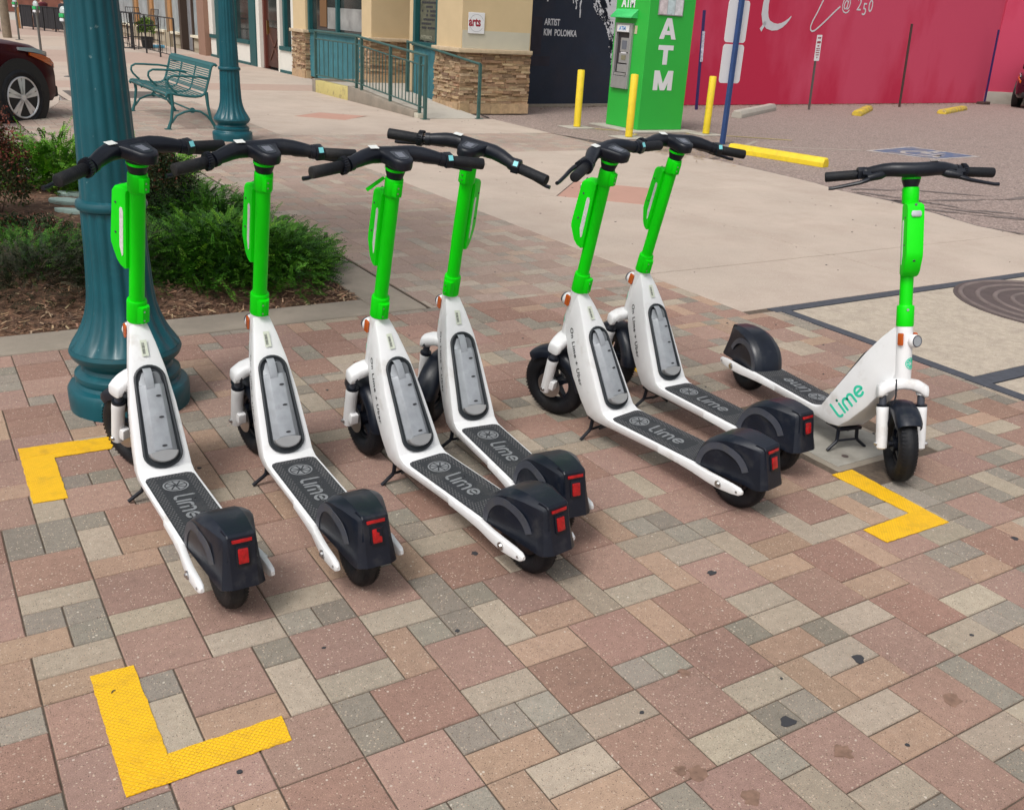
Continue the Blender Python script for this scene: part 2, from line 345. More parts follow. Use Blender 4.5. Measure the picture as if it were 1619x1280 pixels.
def lime_word(mb, h, org, ex, ey, th=.001):
    """rounded stroke word: L i m e with x-height h"""
    w = h*.23; x = 0
    def st(p): ribbon(mb, [(q[0]*h, q[1]*h) for q in p], w, org, ex, ey, th)
    st([(0, 1.5), (0, .35)]+arc(.35, .35, .35, 180, 270, 6)+[(.45, 0)])
    st([(.85, 1.0), (.85, .02)]); ribbon(mb, [(.85*h, 1.36*h), (.86*h, 1.36*h)], w*1.15, org, ex, ey, th)
    st([(1.25, 0), (1.25, .62)]+arc(1.57, .65, .32, 180, 0, 8)+[(1.89, 0)])
    st([(1.89, .62)]+arc(2.21, .65, .32, 180, 0, 8)+[(2.53, 0)])
    st([(2.95, .5), (3.8, .5)]+arc(3.37, .5, .44, 0, 310, 16))
def slice_mark(mb, r, org, ex, ey, th=.001, w=None):
    w = w or r*.12
    ribbon(mb, arc(0, 0, r, 0, 360, 28), w, org, ex, ey, th, cap=False)
    for k in range(8):
        a = k*PI/4+.2; b = a+PI/4*.80; p = [(math.cos(a+.05)*r*.2, math.sin(a+.05)*r*.2)]+[(math.cos(a+(b-a)*j/4)*r*.82, math.sin(a+(b-a)*j/4)*r*.82) for j in range(5)]
        e1 = V(ex).normalized(); e2 = V(ey); e2 = (e2-e1*e2.dot(e1)).normalized()
        mb.prism([V(org)+e1*q[0]+e2*q[1] for q in p], e1.cross(e2)*th)
def jit(c, s):
    b = 1+random.uniform(-s, s); return tuple(max(0, x*b*(1+random.uniform(-s, s)*.22)) for x in c)

# ================================================================ GROUND
g = MB().flat([(-60, -40), (110, -40), (110, 120), (-60, 120)], -.022, .05)
tag(g.build('ground', asph, smooth=0), kind='structure')
# ---- street beyond the kerb
g = MB().flat([(-55, -35), (1.0, -35), (1.0, 13.8), (1.35, 14.05), (1.65, 14.6), (1.95, 15.5), (2.2, 16.5), (2.35, 18), (2.6, 24), (3.3, 60), (-55, 60)], -.016)
street = mat('street', (0.30, 0.28, 0.26), .9, var=.1, vscale=1)
o = tag(g.build('road', street, smooth=0), kind='structure')
# ---- pavers (every paver one small chamfered block in one sheet)
UA, UB, A0, B0 = .1005, .1022, .686, 1.170
RED = [(.305, .180, .136), (.285, .163, .120), (.325, .200, .155), (.298, .180, .142)]
TAN = [(.350, .287, .213), (.33, .268, .198), (.37, .303, .228)]
ORG = [(.372, .242, .163), (.35, .225, .152)]
GRY = [(.255, .22, .175), (.24, .207, .165), (.272, .237, .19)]
known = {'R': [(3,5),(5,3),(1,4),(0,2),(7,4),(5,0),(5,9),(6,7),(9,7),(10,4),(7,1),(0,7),(14,9),(9,-2),(13,-2),(9,2),(14,0),(14,3),(16,1),(12,5),(15,7),(18,7),(16,4),(18,2),(6,-2),(16,-2),(24,4),(23,3),(11,-4),(19,3),(-6,14),(-4,12),(-3,7),(-4,9),(-2,10),(-2,4),(-8,6),(-6,5),(-4,4),(-3,16),(-4,21),(-4,18),(0,11),(1,13),(0,15)],
 'th': [(2,8),(5,11),(3,4),(5,2),(3,1),(0,6),(9,6),(11,8),(12,10),(9,1),(7,0),(12,4),(14,2),(11,-1),(12,1),(16,0),(18,1),(18,6),(9,-3),(21,4),(13,-3),(20,8),(-6,13),(-6,10),(-4,11),(-2,9),(0,10),(-1,6)],
 'tv': [(5,6),(8,6),(14,6),(17,6),(8,-3),(-4,15),(-4,6),(-1,6)], 'oh': [(5,5),(6,6),(2,2),(15,6),(14,5),(11,2),(20,2),(-3,15),(-4,14),(-3,6),(-7,11)],
 'ov': [(2,6),(2,0),(11,6),(11,9),(11,0),(11,-3),(20,6),(-7,9)], 'gv': [(12,-3),(15,-2),(23,6)]}
KN = []
for k, L in known.items():
    for a, b in L: KN.append((a, b, *{'R': (2, 2), 'th': (2, 1), 'oh': (2, 1), 'tv': (1, 2), 'ov': (1, 2), 'gv': (1, 2)}[k], k[0]))
def pave(name, regions, known=[], hole=None):
    mb = MB(); vs = mb.v; fs = mb.f; cs = mb.c; rng = random.Random(3)
    for (a0, a1, b0, b1, fade) in regions:
        i0, i1 = math.floor((a0-A0)/UA), math.ceil((a1-A0)/UA); j0, j1 = math.floor((b0-B0)/UB), math.ceil((b1-B0)/UB)
        occ = set(); pieces = []
        def put(i, j, w, h, k):
            cells = [(i+x, j+y) for x in range(w) for y in range(h)]
            if any(c in occ or not (i0 <= c[0] < i1 and j0 <= c[1] < j1) for c in cells): return False
            occ.update(cells); pieces.append((i, j, w, h, k)); return True
        for q in known: put(*q)
        cells = [(i, j) for j in range(j0, j1) for i in range(i0, i1)]; rng.shuffle(cells)
        for (i, j) in cells[:int(len(cells)*.42)]: put(i, j, 2, 2, 'R')
        for (i, j) in cells[int(len(cells)*.42):int(len(cells)*.9)]:
            if rng.random() < .5: put(i, j, 2, 1, rng.choice('tto')) or put(i, j, 1, 2, rng.choice('tto'))
            else: put(i, j, 1, 2, rng.choice('tog')) or put(i, j, 2, 1, rng.choice('tto'))
        for (i, j) in cells: put(i, j, 1, 1, 'g')
        for (i, j, w_, h_, k) in pieces:
            x0 = max(a0, A0+i*UA)+.0013; x1 = min(a1, A0+(i+w_)*UA)-.0013; y0 = max(b0, B0+j*UB)+.0013; y1 = min(b1, B0+(j+h_)*UB)-.0013
            if x1-x0 < .012 or y1-y0 < .012: continue
            if hole and x0 < hole[1] and x1 > hole[0] and y0 < hole[3] and y1 > hole[2]: continue
            col = rng.choice({'R': RED, 't': TAN, 'o': ORG, 'g': GRY}[k]); bri = rng.uniform(.89, 1.11); lum = sum(col)/3; col = tuple((c*.86+lum*.14)*bri*rng.uniform(.985, 1.015) for c in col)
            if fade: col = tuple(c*(1-fade)+f*fade for c, f in zip(col, (.395, .335, .285)))
            z = rng.uniform(-.0008, .0008); ch = .0035; o = len(vs); zz = [z+rng.uniform(-.0006, .0006) for _ in range(4)]
            vs += [(x0, y0, -.007), (x1, y0, -.007), (x1, y1, -.007), (x0, y1, -.007), (x0+.001, y0+.001, z-ch*.7), (x1-.001, y0+.001, z-ch*.7), (x1-.001, y1-.001, z-ch*.7), (x0+.001, y1-.001, z-ch*.7),
                   (x0+ch, y0+ch, zz[0]), (x1-ch, y0+ch, zz[1]), (x1-ch, y1-ch, zz[2]), (x0+ch, y1-ch, zz[3])]
            q = [(8, 9, 10, 11)]+[(a+4, (a+1) % 4+4, (a+1) % 4+8, a+8) for a in range(4)]+[(a, (a+1) % 4, (a+1) % 4+4, a+4) for a in range(4)]
            fs += [tuple(t+o for t in f) for f in q]; cs += [col]*9
    o = mb.build(name, paver, smooth=0); return tag(o, kind='structure')
HOLE = (2.93, 3.42, 2.13, 2.62)
pave('pavement', [(-3.0, 4.44, -1.5, 3.9, 0), (-3.0, 4.2, 3.9, 4.70, 0), (2.46, 4.2, 4.70, 10.5, .42)], KN, HOLE)
pave('brick_walkway', [(1.3, 8.35, 10.5, 12.3, .5), (1.3, 4.2, 12.3, 16.6, .5)], [])
g = MB().flat([(-4, -3), (4.44, -3), (4.44, 4.7), (4.2, 4.7), (4.2, 10.5), (8.4, 10.5), (8.4, 12.3), (4.2, 12.3), (4.2, 16.6), (1.3, 16.6), (1.3, 9.8), (2.45, 9.8), (2.45, 4.7), (-4, 4.7)], -.0045)
tag(g.build('paver_bedding', joint, smooth=0), kind='structure')
# ---- concrete apron slabs with open joints over a dark bed
def slab_sheet(name, polys, m, z=0.0, h=.012, bev=.003):
    mb = MB()
    for p in polys: mb.flat(p, z, h)
    return tag(mb.build(name, m, smooth=30, bevel=bev, seg=1), kind='structure')
R_ = lambda a0, a1, b0, b1: [(a0+.006, b0+.006), (a1-.006, b0+.006), (a1-.006, b1-.006), (a0+.006, b1-.006)]
cx, cy, dr = 6.06, 7.65, .72
rr_ = dr
edge = [(8.62, 4.9), (8.58, 5.3), (8.75, 5.9), (8.88, 6.5), (8.85, 7.2), (8.98, 7.65)]
edge2 = [(9.02, 8.2), (9.05, 8.7), (9.08, 9.3), (9.02, 9.8), (8.85, 10.2), (8.75, 10.5)]
slab_sheet('concrete_apron', [R_(4.2, 6.09, 3.96, 4.9), [(6.098, 3.96), (9.6, 3.96), (9.2, 4.4), (8.62, 4.893), (6.098, 4.893)],
  [(4.203, 4.907), (6.054, 4.907), (6.054, cy-rr_-.01), (cx-rr_-.01, cy-.003), (4.203, cy-.003)],
  [(6.066, 4.907)]+edge+[(cx+rr_+.01, cy-.003), (6.063, cy-rr_-.01)],
  [(4.203, cy+.003), (cx-rr_-.01, cy+.003), (6.057, cy+rr_+.01), (6.057, 10.497), (4.203, 10.497)],
  [(6.063, cy+rr_+.01), (cx+rr_+.01, cy+.003), (8.98, 7.653)]+edge2+[(6.063, 10.497)]], conc)
slab_sheet('rose_diamond', [[(cx-rr_, cy), (cx, cy-rr_), (cx+rr_, cy), (cx, cy+rr_)], [(5.14, 14.5), (5.75, 13.98), (6.36, 14.5), (5.75, 15.02)]], concr)
slab_sheet('concrete_walk', [[(4.203, 12.303), (8.35, 12.303), (8.42, 14.1), (6.3, 14.497), (5.75, 13.97), (5.13, 14.497), (4.203, 14.497)],
  [(4.203, 14.503), (5.13, 14.503), (5.75, 15.03), (6.37, 14.503), (7.1, 14.3), (7.1, 17.0), (4.203, 17.0)], R_(2.3, 4.2, 16.61, 18.9), R_(4.2, 7.1, 17.003, 18.9)], conc)
bands = []
tones = [mat('walk_rose', (.40, .29, .235), .9, var=.06), conc, mat('walk_tan', (.45, .36, .29), .9, var=.06)]
for k, (b0, b1) in enumerate([(18.9, 20.4), (20.4, 24.5), (24.5, 25.9), (25.9, 31), (31, 33), (33, 40), (40, 58)]):
    slab_sheet('pavement_band', [R_(2.4+.03*(b0-18), 8.3, b0, b1)], tones[k % 3])
g = MB().flat([(4.2, 3.9), (9.55, 3.9), (9.15, 4.42), (8.64, 4.9), (8.6, 5.3), (8.77, 5.9), (8.9, 6.5), (8.88, 7.2), (9.0, 7.65), (9.05, 8.7), (9.08, 9.3), (9.0, 9.8), (8.8, 10.4), (8.4, 12.3), (8.42, 14), (8.4, 16), (8.4, 58), (2.3, 58), (2.3, 16.5), (4.2, 16.5)], -.0105)
tag(g.build('slab_bed', tarm, smooth=0), kind='structure')
# ---- tar seam between apron and lot: uneven strip
rng = random.Random(5); pts = [(9.9, 3.3), (9.3, 4.2), (8.72, 4.9), (8.6, 5.35), (8.8, 5.95), (8.93, 6.5), (8.9, 7.2), (9.02, 7.65), (9.06, 8.2), (9.1, 8.7), (9.12, 9.3), (9.05, 9.8), (8.88, 10.2), (8.7, 10.6), (8.58, 11.5), (8.35, 12.3), (8.38, 13.2), (8.45, 14.2), (8.7, 15.0)]
fine = []
for i in range(len(pts)-1):
    for k in range(6): t = k/6; fine.append((pts[i][0]*(1-t)+pts[i+1][0]*t, pts[i][1]*(1-t)+pts[i+1][1]*t))
mb = MB()
for i in range(len(fine)-1):
    w0 = .03+.02*math.sin(i*1.7)+(.05 if fine[i][1] < 7.2 else 0)*abs(math.sin(i*.8)); w1 = .03+.02*math.sin((i+1)*1.7)+(.05 if fine[i+1][1] < 7.2 else 0)*abs(math.sin((i+1)*.8))
    a, b = fine[i], fine[i+1]
    mb.add([(a[0]-.035-rng.uniform(0, .02)*0, a[1], -.001), (a[0]+w0, a[1]+.02, -.012), (b[0]+w1, b[1]+.02, -.012), (b[0]-.035, b[1], -.001)], [(0, 1, 2, 3)])
tag(mb.build('tar_seam', tarm, smooth=0), kind='structure'); mb = MB()
for path in ([(8.9, 6.6), (9.6, 6.5), (10.6, 6.3), (12, 6.35), (14, 6.1)], [(8.9, 6.25), (9.3, 5.7), (9.9, 5.2), (11, 4.3)], [(8.95, 6.8), (9.25, 6.1), (9.6, 5.5), (10.4, 4.9)], [(9.1, 9.6), (9.8, 9.9), (10.5, 10.9), (11.2, 11.2)], [(9.2, 7.3), (10, 7.0), (10.8, 6.4)], [(9.1, 7.1), (9.35, 6.6), (9.5, 5.9), (9.9, 5.6)]):
    sub = []
    for i in range(len(path)-1):
        for k in range(7): u = k/7; sub.append((path[i][0]*(1-u)+path[i+1][0]*u+rng.gauss(0, .018), path[i][1]*(1-u)+path[i+1][1]*u+rng.gauss(0, .018)))
    path = sub
    for i in range(len(path)-1):
        a, b = V(path[i]), V(path[i+1]); n_ = V((-(b-a).y, (b-a).x)).normalized()*(.028+.022*math.sin(i*.9))
        mb.add([(*(a+n_), -.017), (*(a-n_), -.017), (*(b-n_), -.017), (*(b+n_), -.017)], [(0, 1, 2, 3)])
tag(mb.build('tar_smears', mat('asphalt_dark', (.155, .125, .115), .9, var=.25, vscale=14, bump=.6, bscale=45), smooth=0), kind='structure')
# ---- gutter slabs, black joint strips, manhole
slab_sheet('gutter_slab', [[(4.53, 2.62), (12, 2.62), (12, 3.86), (4.53, 3.86)], [(4.53, -2), (12, -2), (12, 2.50), (4.53, 2.50)]], conca)
mb = MB()
mb.flat([(4.40, 3.87), (12, 3.87), (12, 3.95), (4.40, 3.95)], .0015, .02); mb.flat([(4.445, -2), (4.52, -2), (4.52, 3.868), (4.445, 3.868)], .0015, .02)
mb.flat([(4.522, 2.51), (12, 2.51), (12, 2.61), (4.522, 2.61)], .0008, .02)
tag(mb.build('joint_strips', blackj, smooth=0), kind='structure')
t = thing('manhole_cover', 'round cast iron manhole cover with raised rings set in the speckled gutter slab', 'manhole cover', (6.44, 3.235, 0))
MB().lathe([(.001, -.006), (.685, -.006), (.685, .003), (.62, .004), (.001, .004)], n=64).build('cover', ironm, t)
mb = MB()
for r in (.64, .53, .42, .31, .20, .10): mb.torus((0, 0, .004), (0, 0, 1), r, .016, 56, 8, .6)
mb.build('ridge', mat('worn_iron', (.155, .12, .11), .6, var=.2, vscale=9), t)
# ---- utility box lid in the pavers
t = thing('utility_box', 'pale grey rectangular utility box lid among the pavers under the right scooter', 'utility box', (3.175, 2.375, 0))
MB().box(-.24, .24, -.24, .24, -.03, -.002).build('rim', concg, t, bevel=.02, seg=3)
MB().box(-.205, .205, -.205, .205, -.004, .001).build('lid', mat('lid_concrete', (.30, .285, .25), .9, var=.15, vscale=9, dirt=(.18, .165, .14), dscale=7, dlo=.45, dhi=.7), t, bevel=.012, seg=3)
MB().disc((-.1, -.15, .0015), (0, 0, 1), .014, .002).build('lift_hole', ironm, t)
# ---- gum spots and stains
mb = MB(); rng = random.Random(11)
for (a, b, r) in [(2.02, 1.286, .022), (1.651, 1.197, .024), (1.956, 1.803, .018), (3.084, 1.49, .016), (1.346, 2.234, .013), (2.5, 2.9, .01), (1.1, 1.9, .008), (3.4, 3.0, .01), (1.85, 1.0, .007)]:
    mb.flat([(a+r*rng.uniform(.6, 1.1)*math.cos(k*PI/6), b+r*rng.uniform(.5, 1)*math.sin(k*PI/6)) for k in range(12)], .0022, .002)
for k in range(170):
    a, b = (rng.uniform(4.3, 8.8), rng.uniform(4, 16)) if k < 90 else (rng.uniform(-1, 4.3), rng.uniform(.6, 10)); r = rng.uniform(.003, .009)*(1.6 if k < 90 else 1)
    if a < 2.45 and b > 4.6: continue
    mb.flat([(a+r*rng.uniform(.6, 1.1)*math.cos(q*PI/4), b+r*rng.uniform(.4, 1)*math.sin(q*PI/4)) for q in range(8)], .0022, .002)
tag(mb.build('gum_spots', mat('gum', (.035, .035, .04), .8), smooth=0), kind='structure')
mb = MB()
for (a, b, r) in [(1.69, 1.059, .03), (1.546, 1.465, .02), (1.332, 1.174, .03), (1.386, 1.06, .028), (1.30, 1.20, .02), (2.102, 1.051, .03)]:
    mb.flat([(a+r*rng.uniform(.5, 1.1)*math.cos(k*PI/7), b+r*rng.uniform(.5, 1)*math.sin(k*PI/7)) for k in range(14)], .0019, .0012)
tag(mb.build('drip_stains', mat('stain', (.20, .12, .085), .7, var=.3, vscale=60), smooth=0), kind='structure')
# litter of dry grass and bits on the concrete edge
# ================================================================ TAPE MARKS
def ragged(pts, rr=random.Random(12)):
    o = []
    for i in range(len(pts)):
        p, q = V(pts[i]), V(pts[(i+1) % len(pts)]); m_ = max(2, int((q-p).length/.018)); n_ = V((-(q-p).y, (q-p).x)).normalized()
        for k in range(m_): o.append(tuple(p+(q-p)*k/m_+(n_*rr.uniform(-.0016, .0016) if k else V((0, 0)))))
    return o
def tapemark(name, label, pts, seam, z=.0032):
    t = thing(name, label, 'tape mark', (pts[0][0], pts[0][1], 0), 0, 'yellow corner marks taped on the pavers')
    o = MB().flat([(p[0]-pts[0][0], p[1]-pts[0][1]) for p in ragged(pts)], z, .002).build('tape_strip', yellowt, t, smooth=0)
    o = MB().flat([(p[0]-pts[0][0], p[1]-pts[0][1]) for p in seam], z+.0009, .0009).build('tape_overlap', yellowt, t, smooth=0)
tapemark('tape_mark', 'yellow tape corner nearest the camera with a bite of black dirt, short arms', [(.195, 1.70), (.558, 1.703), (.564, 1.792), (.300, 1.789), (.300, 2.143), (.197, 2.146)], [(.196, 1.701), (.298, 1.702), (.2985, 1.875), (.1965, 1.88)])
tapemark('tape_mark', 'yellow tape corner beside the leftmost scooter and below the tall teal lamp post', [(.194, 3.612), (.189, 3.147), (.295, 3.142), (.300, 3.485), (.493, 3.479), (.560, 3.59)], [(.196, 3.608), (.194, 3.52), (.40, 3.515), (.40, 3.60)])
tapemark('tape_mark', 'yellow tape corner in front of the scooter that faces the camera', [(2.968, 1.67), (2.995, 2.123), (2.882, 2.126), (2.893, 1.780), (2.634, 1.772), (2.638, 1.675)], [(2.967, 1.671), (2.972, 1.778), (2.80, 1.776), (2.80, 1.672)])
tapemark('tape_mark', 'sliver of yellow tape corner showing behind the far right pair of scooters', [(2.998, 3.503), (2.86, 3.503), (2.66, 3.50), (2.66, 3.40), (2.90, 3.40), (2.90, 3.10), (2.998, 3.10)], [(2.997, 3.502), (2.90, 3.502), (2.90, 3.41), (2.997, 3.41)])
mb = MB().flat([(.236+.006*math.cos(k), 2.06+.006*math.sin(k*1.3)) for k in range(6)], .0045, .001); tag(mb.build('tape_dirt', ink, smooth=0), kind='structure')

# ================================================================ PLANTER
# kerb strips
slab_sheet('planter_kerb', [[(-3, 4.72), (.80, 4.72), (.80, 5.0), (-3, 5.0)], [(.806, 4.72), (2.15, 4.72), (2.15, 5.0), (.806, 5.0)], [(2.155, 4.72), (2.44, 4.72), (2.44, 5.0), (2.155, 5.0)], [(2.155, 5.006), (2.44, 5.006), (2.44, 6.9), (2.155, 6.9)], [(2.155, 6.906), (2.44, 6.906), (2.44, 8.6), (2.155, 8.6)], [(2.155, 8.606), (2.44, 8.606), (2.44, 9.8), (2.155, 9.8)], [(-1.5, 9.5), (2.15, 9.5), (2.15, 9.8), (-1.5, 9.8)]], concg, 0, .05, .006)
mb = MB(); NX, NY = 60, 60; rng = random.Random(2)
for j in range(NY+1):
    for i in range(NX+1):
        a = -3+5.15*i/NX; b = 5.0+4.5*j/NY; e = min(a+3, 2.15-a, b-5.0, 9.5-b)
        mb.v.append((a, b, -.015+min(.07, e*.16)+rng.uniform(-.008, .008)*(1 if e > .02 else 0)))
mb.f = [(j*(NX+1)+i, j*(NX+1)+i+1, (j+1)*(NX+1)+i+1, (j+1)*(NX+1)+i) for j in range(NY) for i in range(NX)]; mb.c = [None]*len(mb.f)
tag(mb.build('planting_bed', mulchm), kind='structure')
mb = MB(); rng = random.Random(9)
CH = [(.22, .12, .07), (.14, .075, .045), (.32, .19, .11), (.40, .28, .17), (.09, .05, .03), (.18, .11, .07)]
for k in range(7000):
    if k < 2600: a, b = rng.uniform(-1, 2.14), 5.0+abs(rng.gauss(0, .22))
    elif k < 3200: a, b = 2.15-abs(rng.gauss(0, .12)), rng.uniform(5, 7)
    else: a, b = rng.uniform(-.8, 1.9), rng.uniform(5.3, 9)
    if a > 2.145 or b < 5.005: continue
    z = -.01+min(.07, min(2.15-a, b-5)*.16)+rng.uniform(0, .02); l = rng.uniform(.006, .028); w_ = rng.uniform(.0015, .005); an = rng.uniform(0, PI); ti = rng.uniform(-.35, .35)
    d = V((math.cos(an)*math.cos(ti), math.sin(an)*math.cos(ti), math.sin(ti)))*l; n_ = V((-math.sin(an), math.cos(an), rng.uniform(-.3, .3)))*w_; p = V((a, b, z))
    mb.add([p-d-n_, p+d-n_, p+d+n_, p-d+n_], [(0, 1, 2, 3)], jit(rng.choice(CH), .3))
tag(mb.build('bark_mulch', chipm, smooth=0), 'brown bark mulch and dry needles strewn over the planting bed', 'mulch', kind='stuff')
mb = MB()
for k in range(260):
    a = rng.gauss(9.05, .25); b = rng.gauss(10.1, .5); l = rng.uniform(.02, .07); an = rng.uniform(0, PI); d = V((math.cos(an), math.sin(an), 0))*l; n_ = V((-d.y, d.x, 0)).normalized()*.006; p = V((a, b, .002+rng.uniform(0, .02)))
    mb.add([p-d-n_, p+d-n_, p+d+n_, p-d+n_], [(0, 1, 2, 3)], jit((.36, .26, .14), .3))
tag(mb.build('dry_grass', chipm, smooth=0), 'straw coloured dry grass gathered at the foot of the blue sign post', 'dry grass', kind='stuff')
# pale boards
for (a, b, l, w_, rz, lab) in [(1.10, 8.32, .14, .06, .0, 'farthest of the pale green stone slabs on the mulch beside the lamp post'), (1.03, 8.02, .18, .09, -.2, 'rounded pale green stone slab, middle one on the mulch'), (1.06, 7.58, .26, .05, -.15, 'longest pale green stone slab, nearest one on the mulch behind the lamp post')]:
    o = MB().prism([(l*math.cos(k*PI/5)*rng.uniform(.85, 1), w_*math.sin(k*PI/5)*rng.uniform(.8, 1), 0) for k in range(10)], (0, 0, .03)).build('stone_slab', paleb, bevel=.004)
    o.location = (a, b, .055); o.rotation_euler = (0, 0, rz-.57); tag(o, lab, 'stone slab', 'pale slabs in the planting bed')

# ---------------------------------------------------------------- foliage
def sprays(mb, rng, base, rx, ry, h, n, cols, leaf=.02, wid=.0035, L=.16, nl=9, up=.5, droop=0, lo=.25):
    for k in range(n):
        # point on/in a flattened dome
        an = rng.uniform(0, 2*PI); r = rng.random()**.5; zz = math.sqrt(max(0, 1-r*r)); u = rng.uniform(lo, 1)
        bump_ = 1+.22*math.sin(an*3+base[0]*7)+.12*math.sin(an*7+base[1]*5)
        p = V((base[0]+rx*r*math.cos(an)*bump_, base[1]+ry*r*math.sin(an)*bump_, base[2]+h*(zz**.8)*u*(1+.2*math.sin(r*9+an*4))))
        out = V((math.cos(an)*(.4+r), math.sin(an)*(.4+r), up*rng.uniform(.2, 1.4)-droop)).normalized(); out = (out+V((rng.gauss(0, .35), rng.gauss(0, .35), rng.gauss(0, .25)))).normalized()
        side = out.cross(V((rng.gauss(0, .3), rng.gauss(0, .3), 1))).normalized(); nrm = side.cross(out)
        c0 = rng.choice(cols); c0 = jit(c0, .25); ll = L*rng.uniform(.6, 1.2)
        for i in range(nl):
            t_ = i/nl; q = p+out*ll*t_+V((0, 0, -.02*t_*t_)); lf = leaf*(1.15-t_*.8)
            for sgn in (-1, 1):
                d = (out*.75+side*sgn*.7+nrm*rng.uniform(-.3, .5)).normalized()*lf; wv = d.cross(nrm).normalized()*wid
                mb.add([q-wv, q+d*.6-wv*.7, q+d, q+wv+d*.45], [(0, 1, 2, 3)], jit(c0, .15))
def leaves(mb, rng, base, rx, ry, h, n, cols, s=.014, top=None):
    for k in range(n):
        an = rng.uniform(0, 2*PI); ph = rng.uniform(-.2, 1)*PI/2; r = (.55+.45*rng.random()**.6)*(1+.15*math.sin(an*4+ph*5)+.1*math.sin(an*9))
        p = V((base[0]+rx*r*math.cos(an)*math.cos(ph), base[1]+ry*r*math.sin(an)*math.cos(ph), base[2]+h*.35+h*.65*r*math.sin(ph)))
        d = V((rng.gauss(0, 1), rng.gauss(0, 1), rng.gauss(.3, 1))).normalized()*s*rng.uniform(.6, 1.3); w_ = d.cross(V((rng.gauss(0, 1), rng.gauss(0, 1), rng.gauss(0, 1)))).normalized()*s*.42
        c = rng.choice(cols)
        if top and p.z > base[2]+h*.62 and rng.random() < .55: c = rng.choice(top)
        mb.add([p-d, p+w_, p+d, p-w_], [(0, 1, 2, 3)], jit(c, .25))
def twigs(mb, rng, base, rx, ry, h, n, r=.004):
    for k in range(n):
        an = rng.uniform(0, 2*PI); q = rng.random()**.5
        p0 = V((base[0]+rng.uniform(-.04, .04), base[1]+rng.uniform(-.04, .04), base[2]-.03)); p2 = V((base[0]+rx*q*math.cos(an), base[1]+ry*q*math.sin(an), base[2]+h*math.sqrt(max(.05, 1-q*q))*.85)); p1 = (p0+p2)/2+V((rng.uniform(-.05, .05), rng.uniform(-.05, .05), .04))
        mb.tube([p0, p1, p2], [r, r*.7, r*.3], 5)
JG = [(.030, .115, .006), (.050, .17, .010), (.012, .050, .005), (.078, .22, .015)]
JB = [(.10, .27, .014), (.065, .19, .010), (.15, .34, .02), (.04, .12, .008)]
JD = [(.030, .037, .016), (.02, .027, .012), (.05, .05, .028), (.016, .035, .010)]
BD = [(.012, .032, .008), (.02, .045, .012), (.008, .018, .006), (.03, .05, .012)]
BR = [(.20, .05, .03), (.30, .10, .065), (.12, .035, .02)]
BG = [(.035, .055, .012), (.05, .07, .02), (.02, .035, .01), (.06, .045, .015)]
def shrub(name, label, cat, base, seed, fol, stems, group):
    rng = random.Random(seed); t = thing(name, label, cat, base, rng.uniform(-.3, .3)*0, group)
    mb = MB(); fol(mb, rng); o = mb.build('foliage', leafm, t, smooth=0)
    mb = MB(); twigs(mb, rng, (0, 0, 0), *stems); mb.build('stems', barkm, t)
G = 'shrubs in the planting bed'
shrub('juniper', 'low spreading dark green juniper filling the right end of the planting bed', 'juniper', (1.52, 5.95, .02), 21, lambda m, r: (sprays(m, r, (0, 0, 0), .62, .62, .22, 3300, JG, .026, .0055, .15), sprays(m, r, (.12, -.05, .1), .42, .5, .19, 900, JB[1:3]+JG, .024, .005, .14)), (.55, .55, .25, 30), G)
shrub('juniper', 'green juniper with a loose outline at the kerb corner, right of the second scooter', 'juniper', (1.82, 5.62, .02), 22, lambda m, r: sprays(m, r, (0, 0, 0), .40, .42, .27, 1700, JG+JB[1:2], .024, .005, .13), (.3, .3, .2, 20), G)
shrub('juniper', 'green juniper reaching over the side kerb behind the second scooter', 'juniper', (1.75, 6.75, .02), 23, lambda m, r: sprays(m, r, (0, 0, 0), .40, .55, .30, 1700, JG, .024, .005, .14), (.3, .4, .22, 20), G)
shrub('juniper', 'bright yellow green juniper at the back of the bed, left of the lamp post', 'juniper', (1.12, 9.0, .02), 24, lambda m, r: sprays(m, r, (0, 0, 0), .62, .5, .38, 1900, JB, .032, .007, .18), (.5, .4, .3, 24), G)
shrub('juniper', 'bright green juniper just behind the lamp post shaft', 'juniper', (1.62, 8.35, .02), 25, lambda m, r: sprays(m, r, (0, 0, 0), .45, .5, .38, 1400, JB, .032, .007, .17), (.4, .4, .3, 20), G)
shrub('juniper', 'dull olive juniper with bare twigs along the front kerb, left of the lamp post', 'juniper', (.50, 5.75, .02), 26, lambda m, r: (sprays(m, r, (0, 0, 0), .62, .40, .22, 1500, JD, .02, .003, .13), sprays(m, r, (.0, .35, .02), .6, .35, .24, 900, JG, .02, .003, .14)), (.6, .4, .22, 40), G)
shrub('juniper', 'dark green juniper directly behind the base of the lamp post', 'juniper', (1.02, 5.85, .02), 27, lambda m, r: sprays(m, r, (0, 0, 0), .40, .42, .24, 1300, JG+JD, .02, .003, .13), (.35, .35, .2, 25), G)
shrub('barberry', 'tall barberry with reddish tips at the left edge of the bed', 'barberry', (.50, 7.80, .03), 31, lambda m, r: (leaves(m, r, (0, 0, 0), .27, .27, .66, 8000, BG, .015, BR), leaves(m, r, (.04, -.03, .05), .26, .26, .74, 1200, BR, .013)), (.22, .22, .6, 40), G)
shrub('barberry', 'dark low barberry in the mulch at the left edge, in front of the tall one', 'barberry', (.55, 6.75, .02), 32, lambda m, r: leaves(m, r, (0, 0, 0), .42, .32, .20, 3500, BG[2:3]+BD+BR[2:], .012), (.35, .3, .18, 40), G)
shrub('barberry', 'dark glossy shrub with rusty top between the lamp post and second scooter', 'barberry', (1.50, 6.95, .03), 33, lambda m, r: leaves(m, r, (0, 0, 0), .25, .25, .54, 8000, BD, .014, BR[2:]+BG), (.25, .25, .42, 40), G)
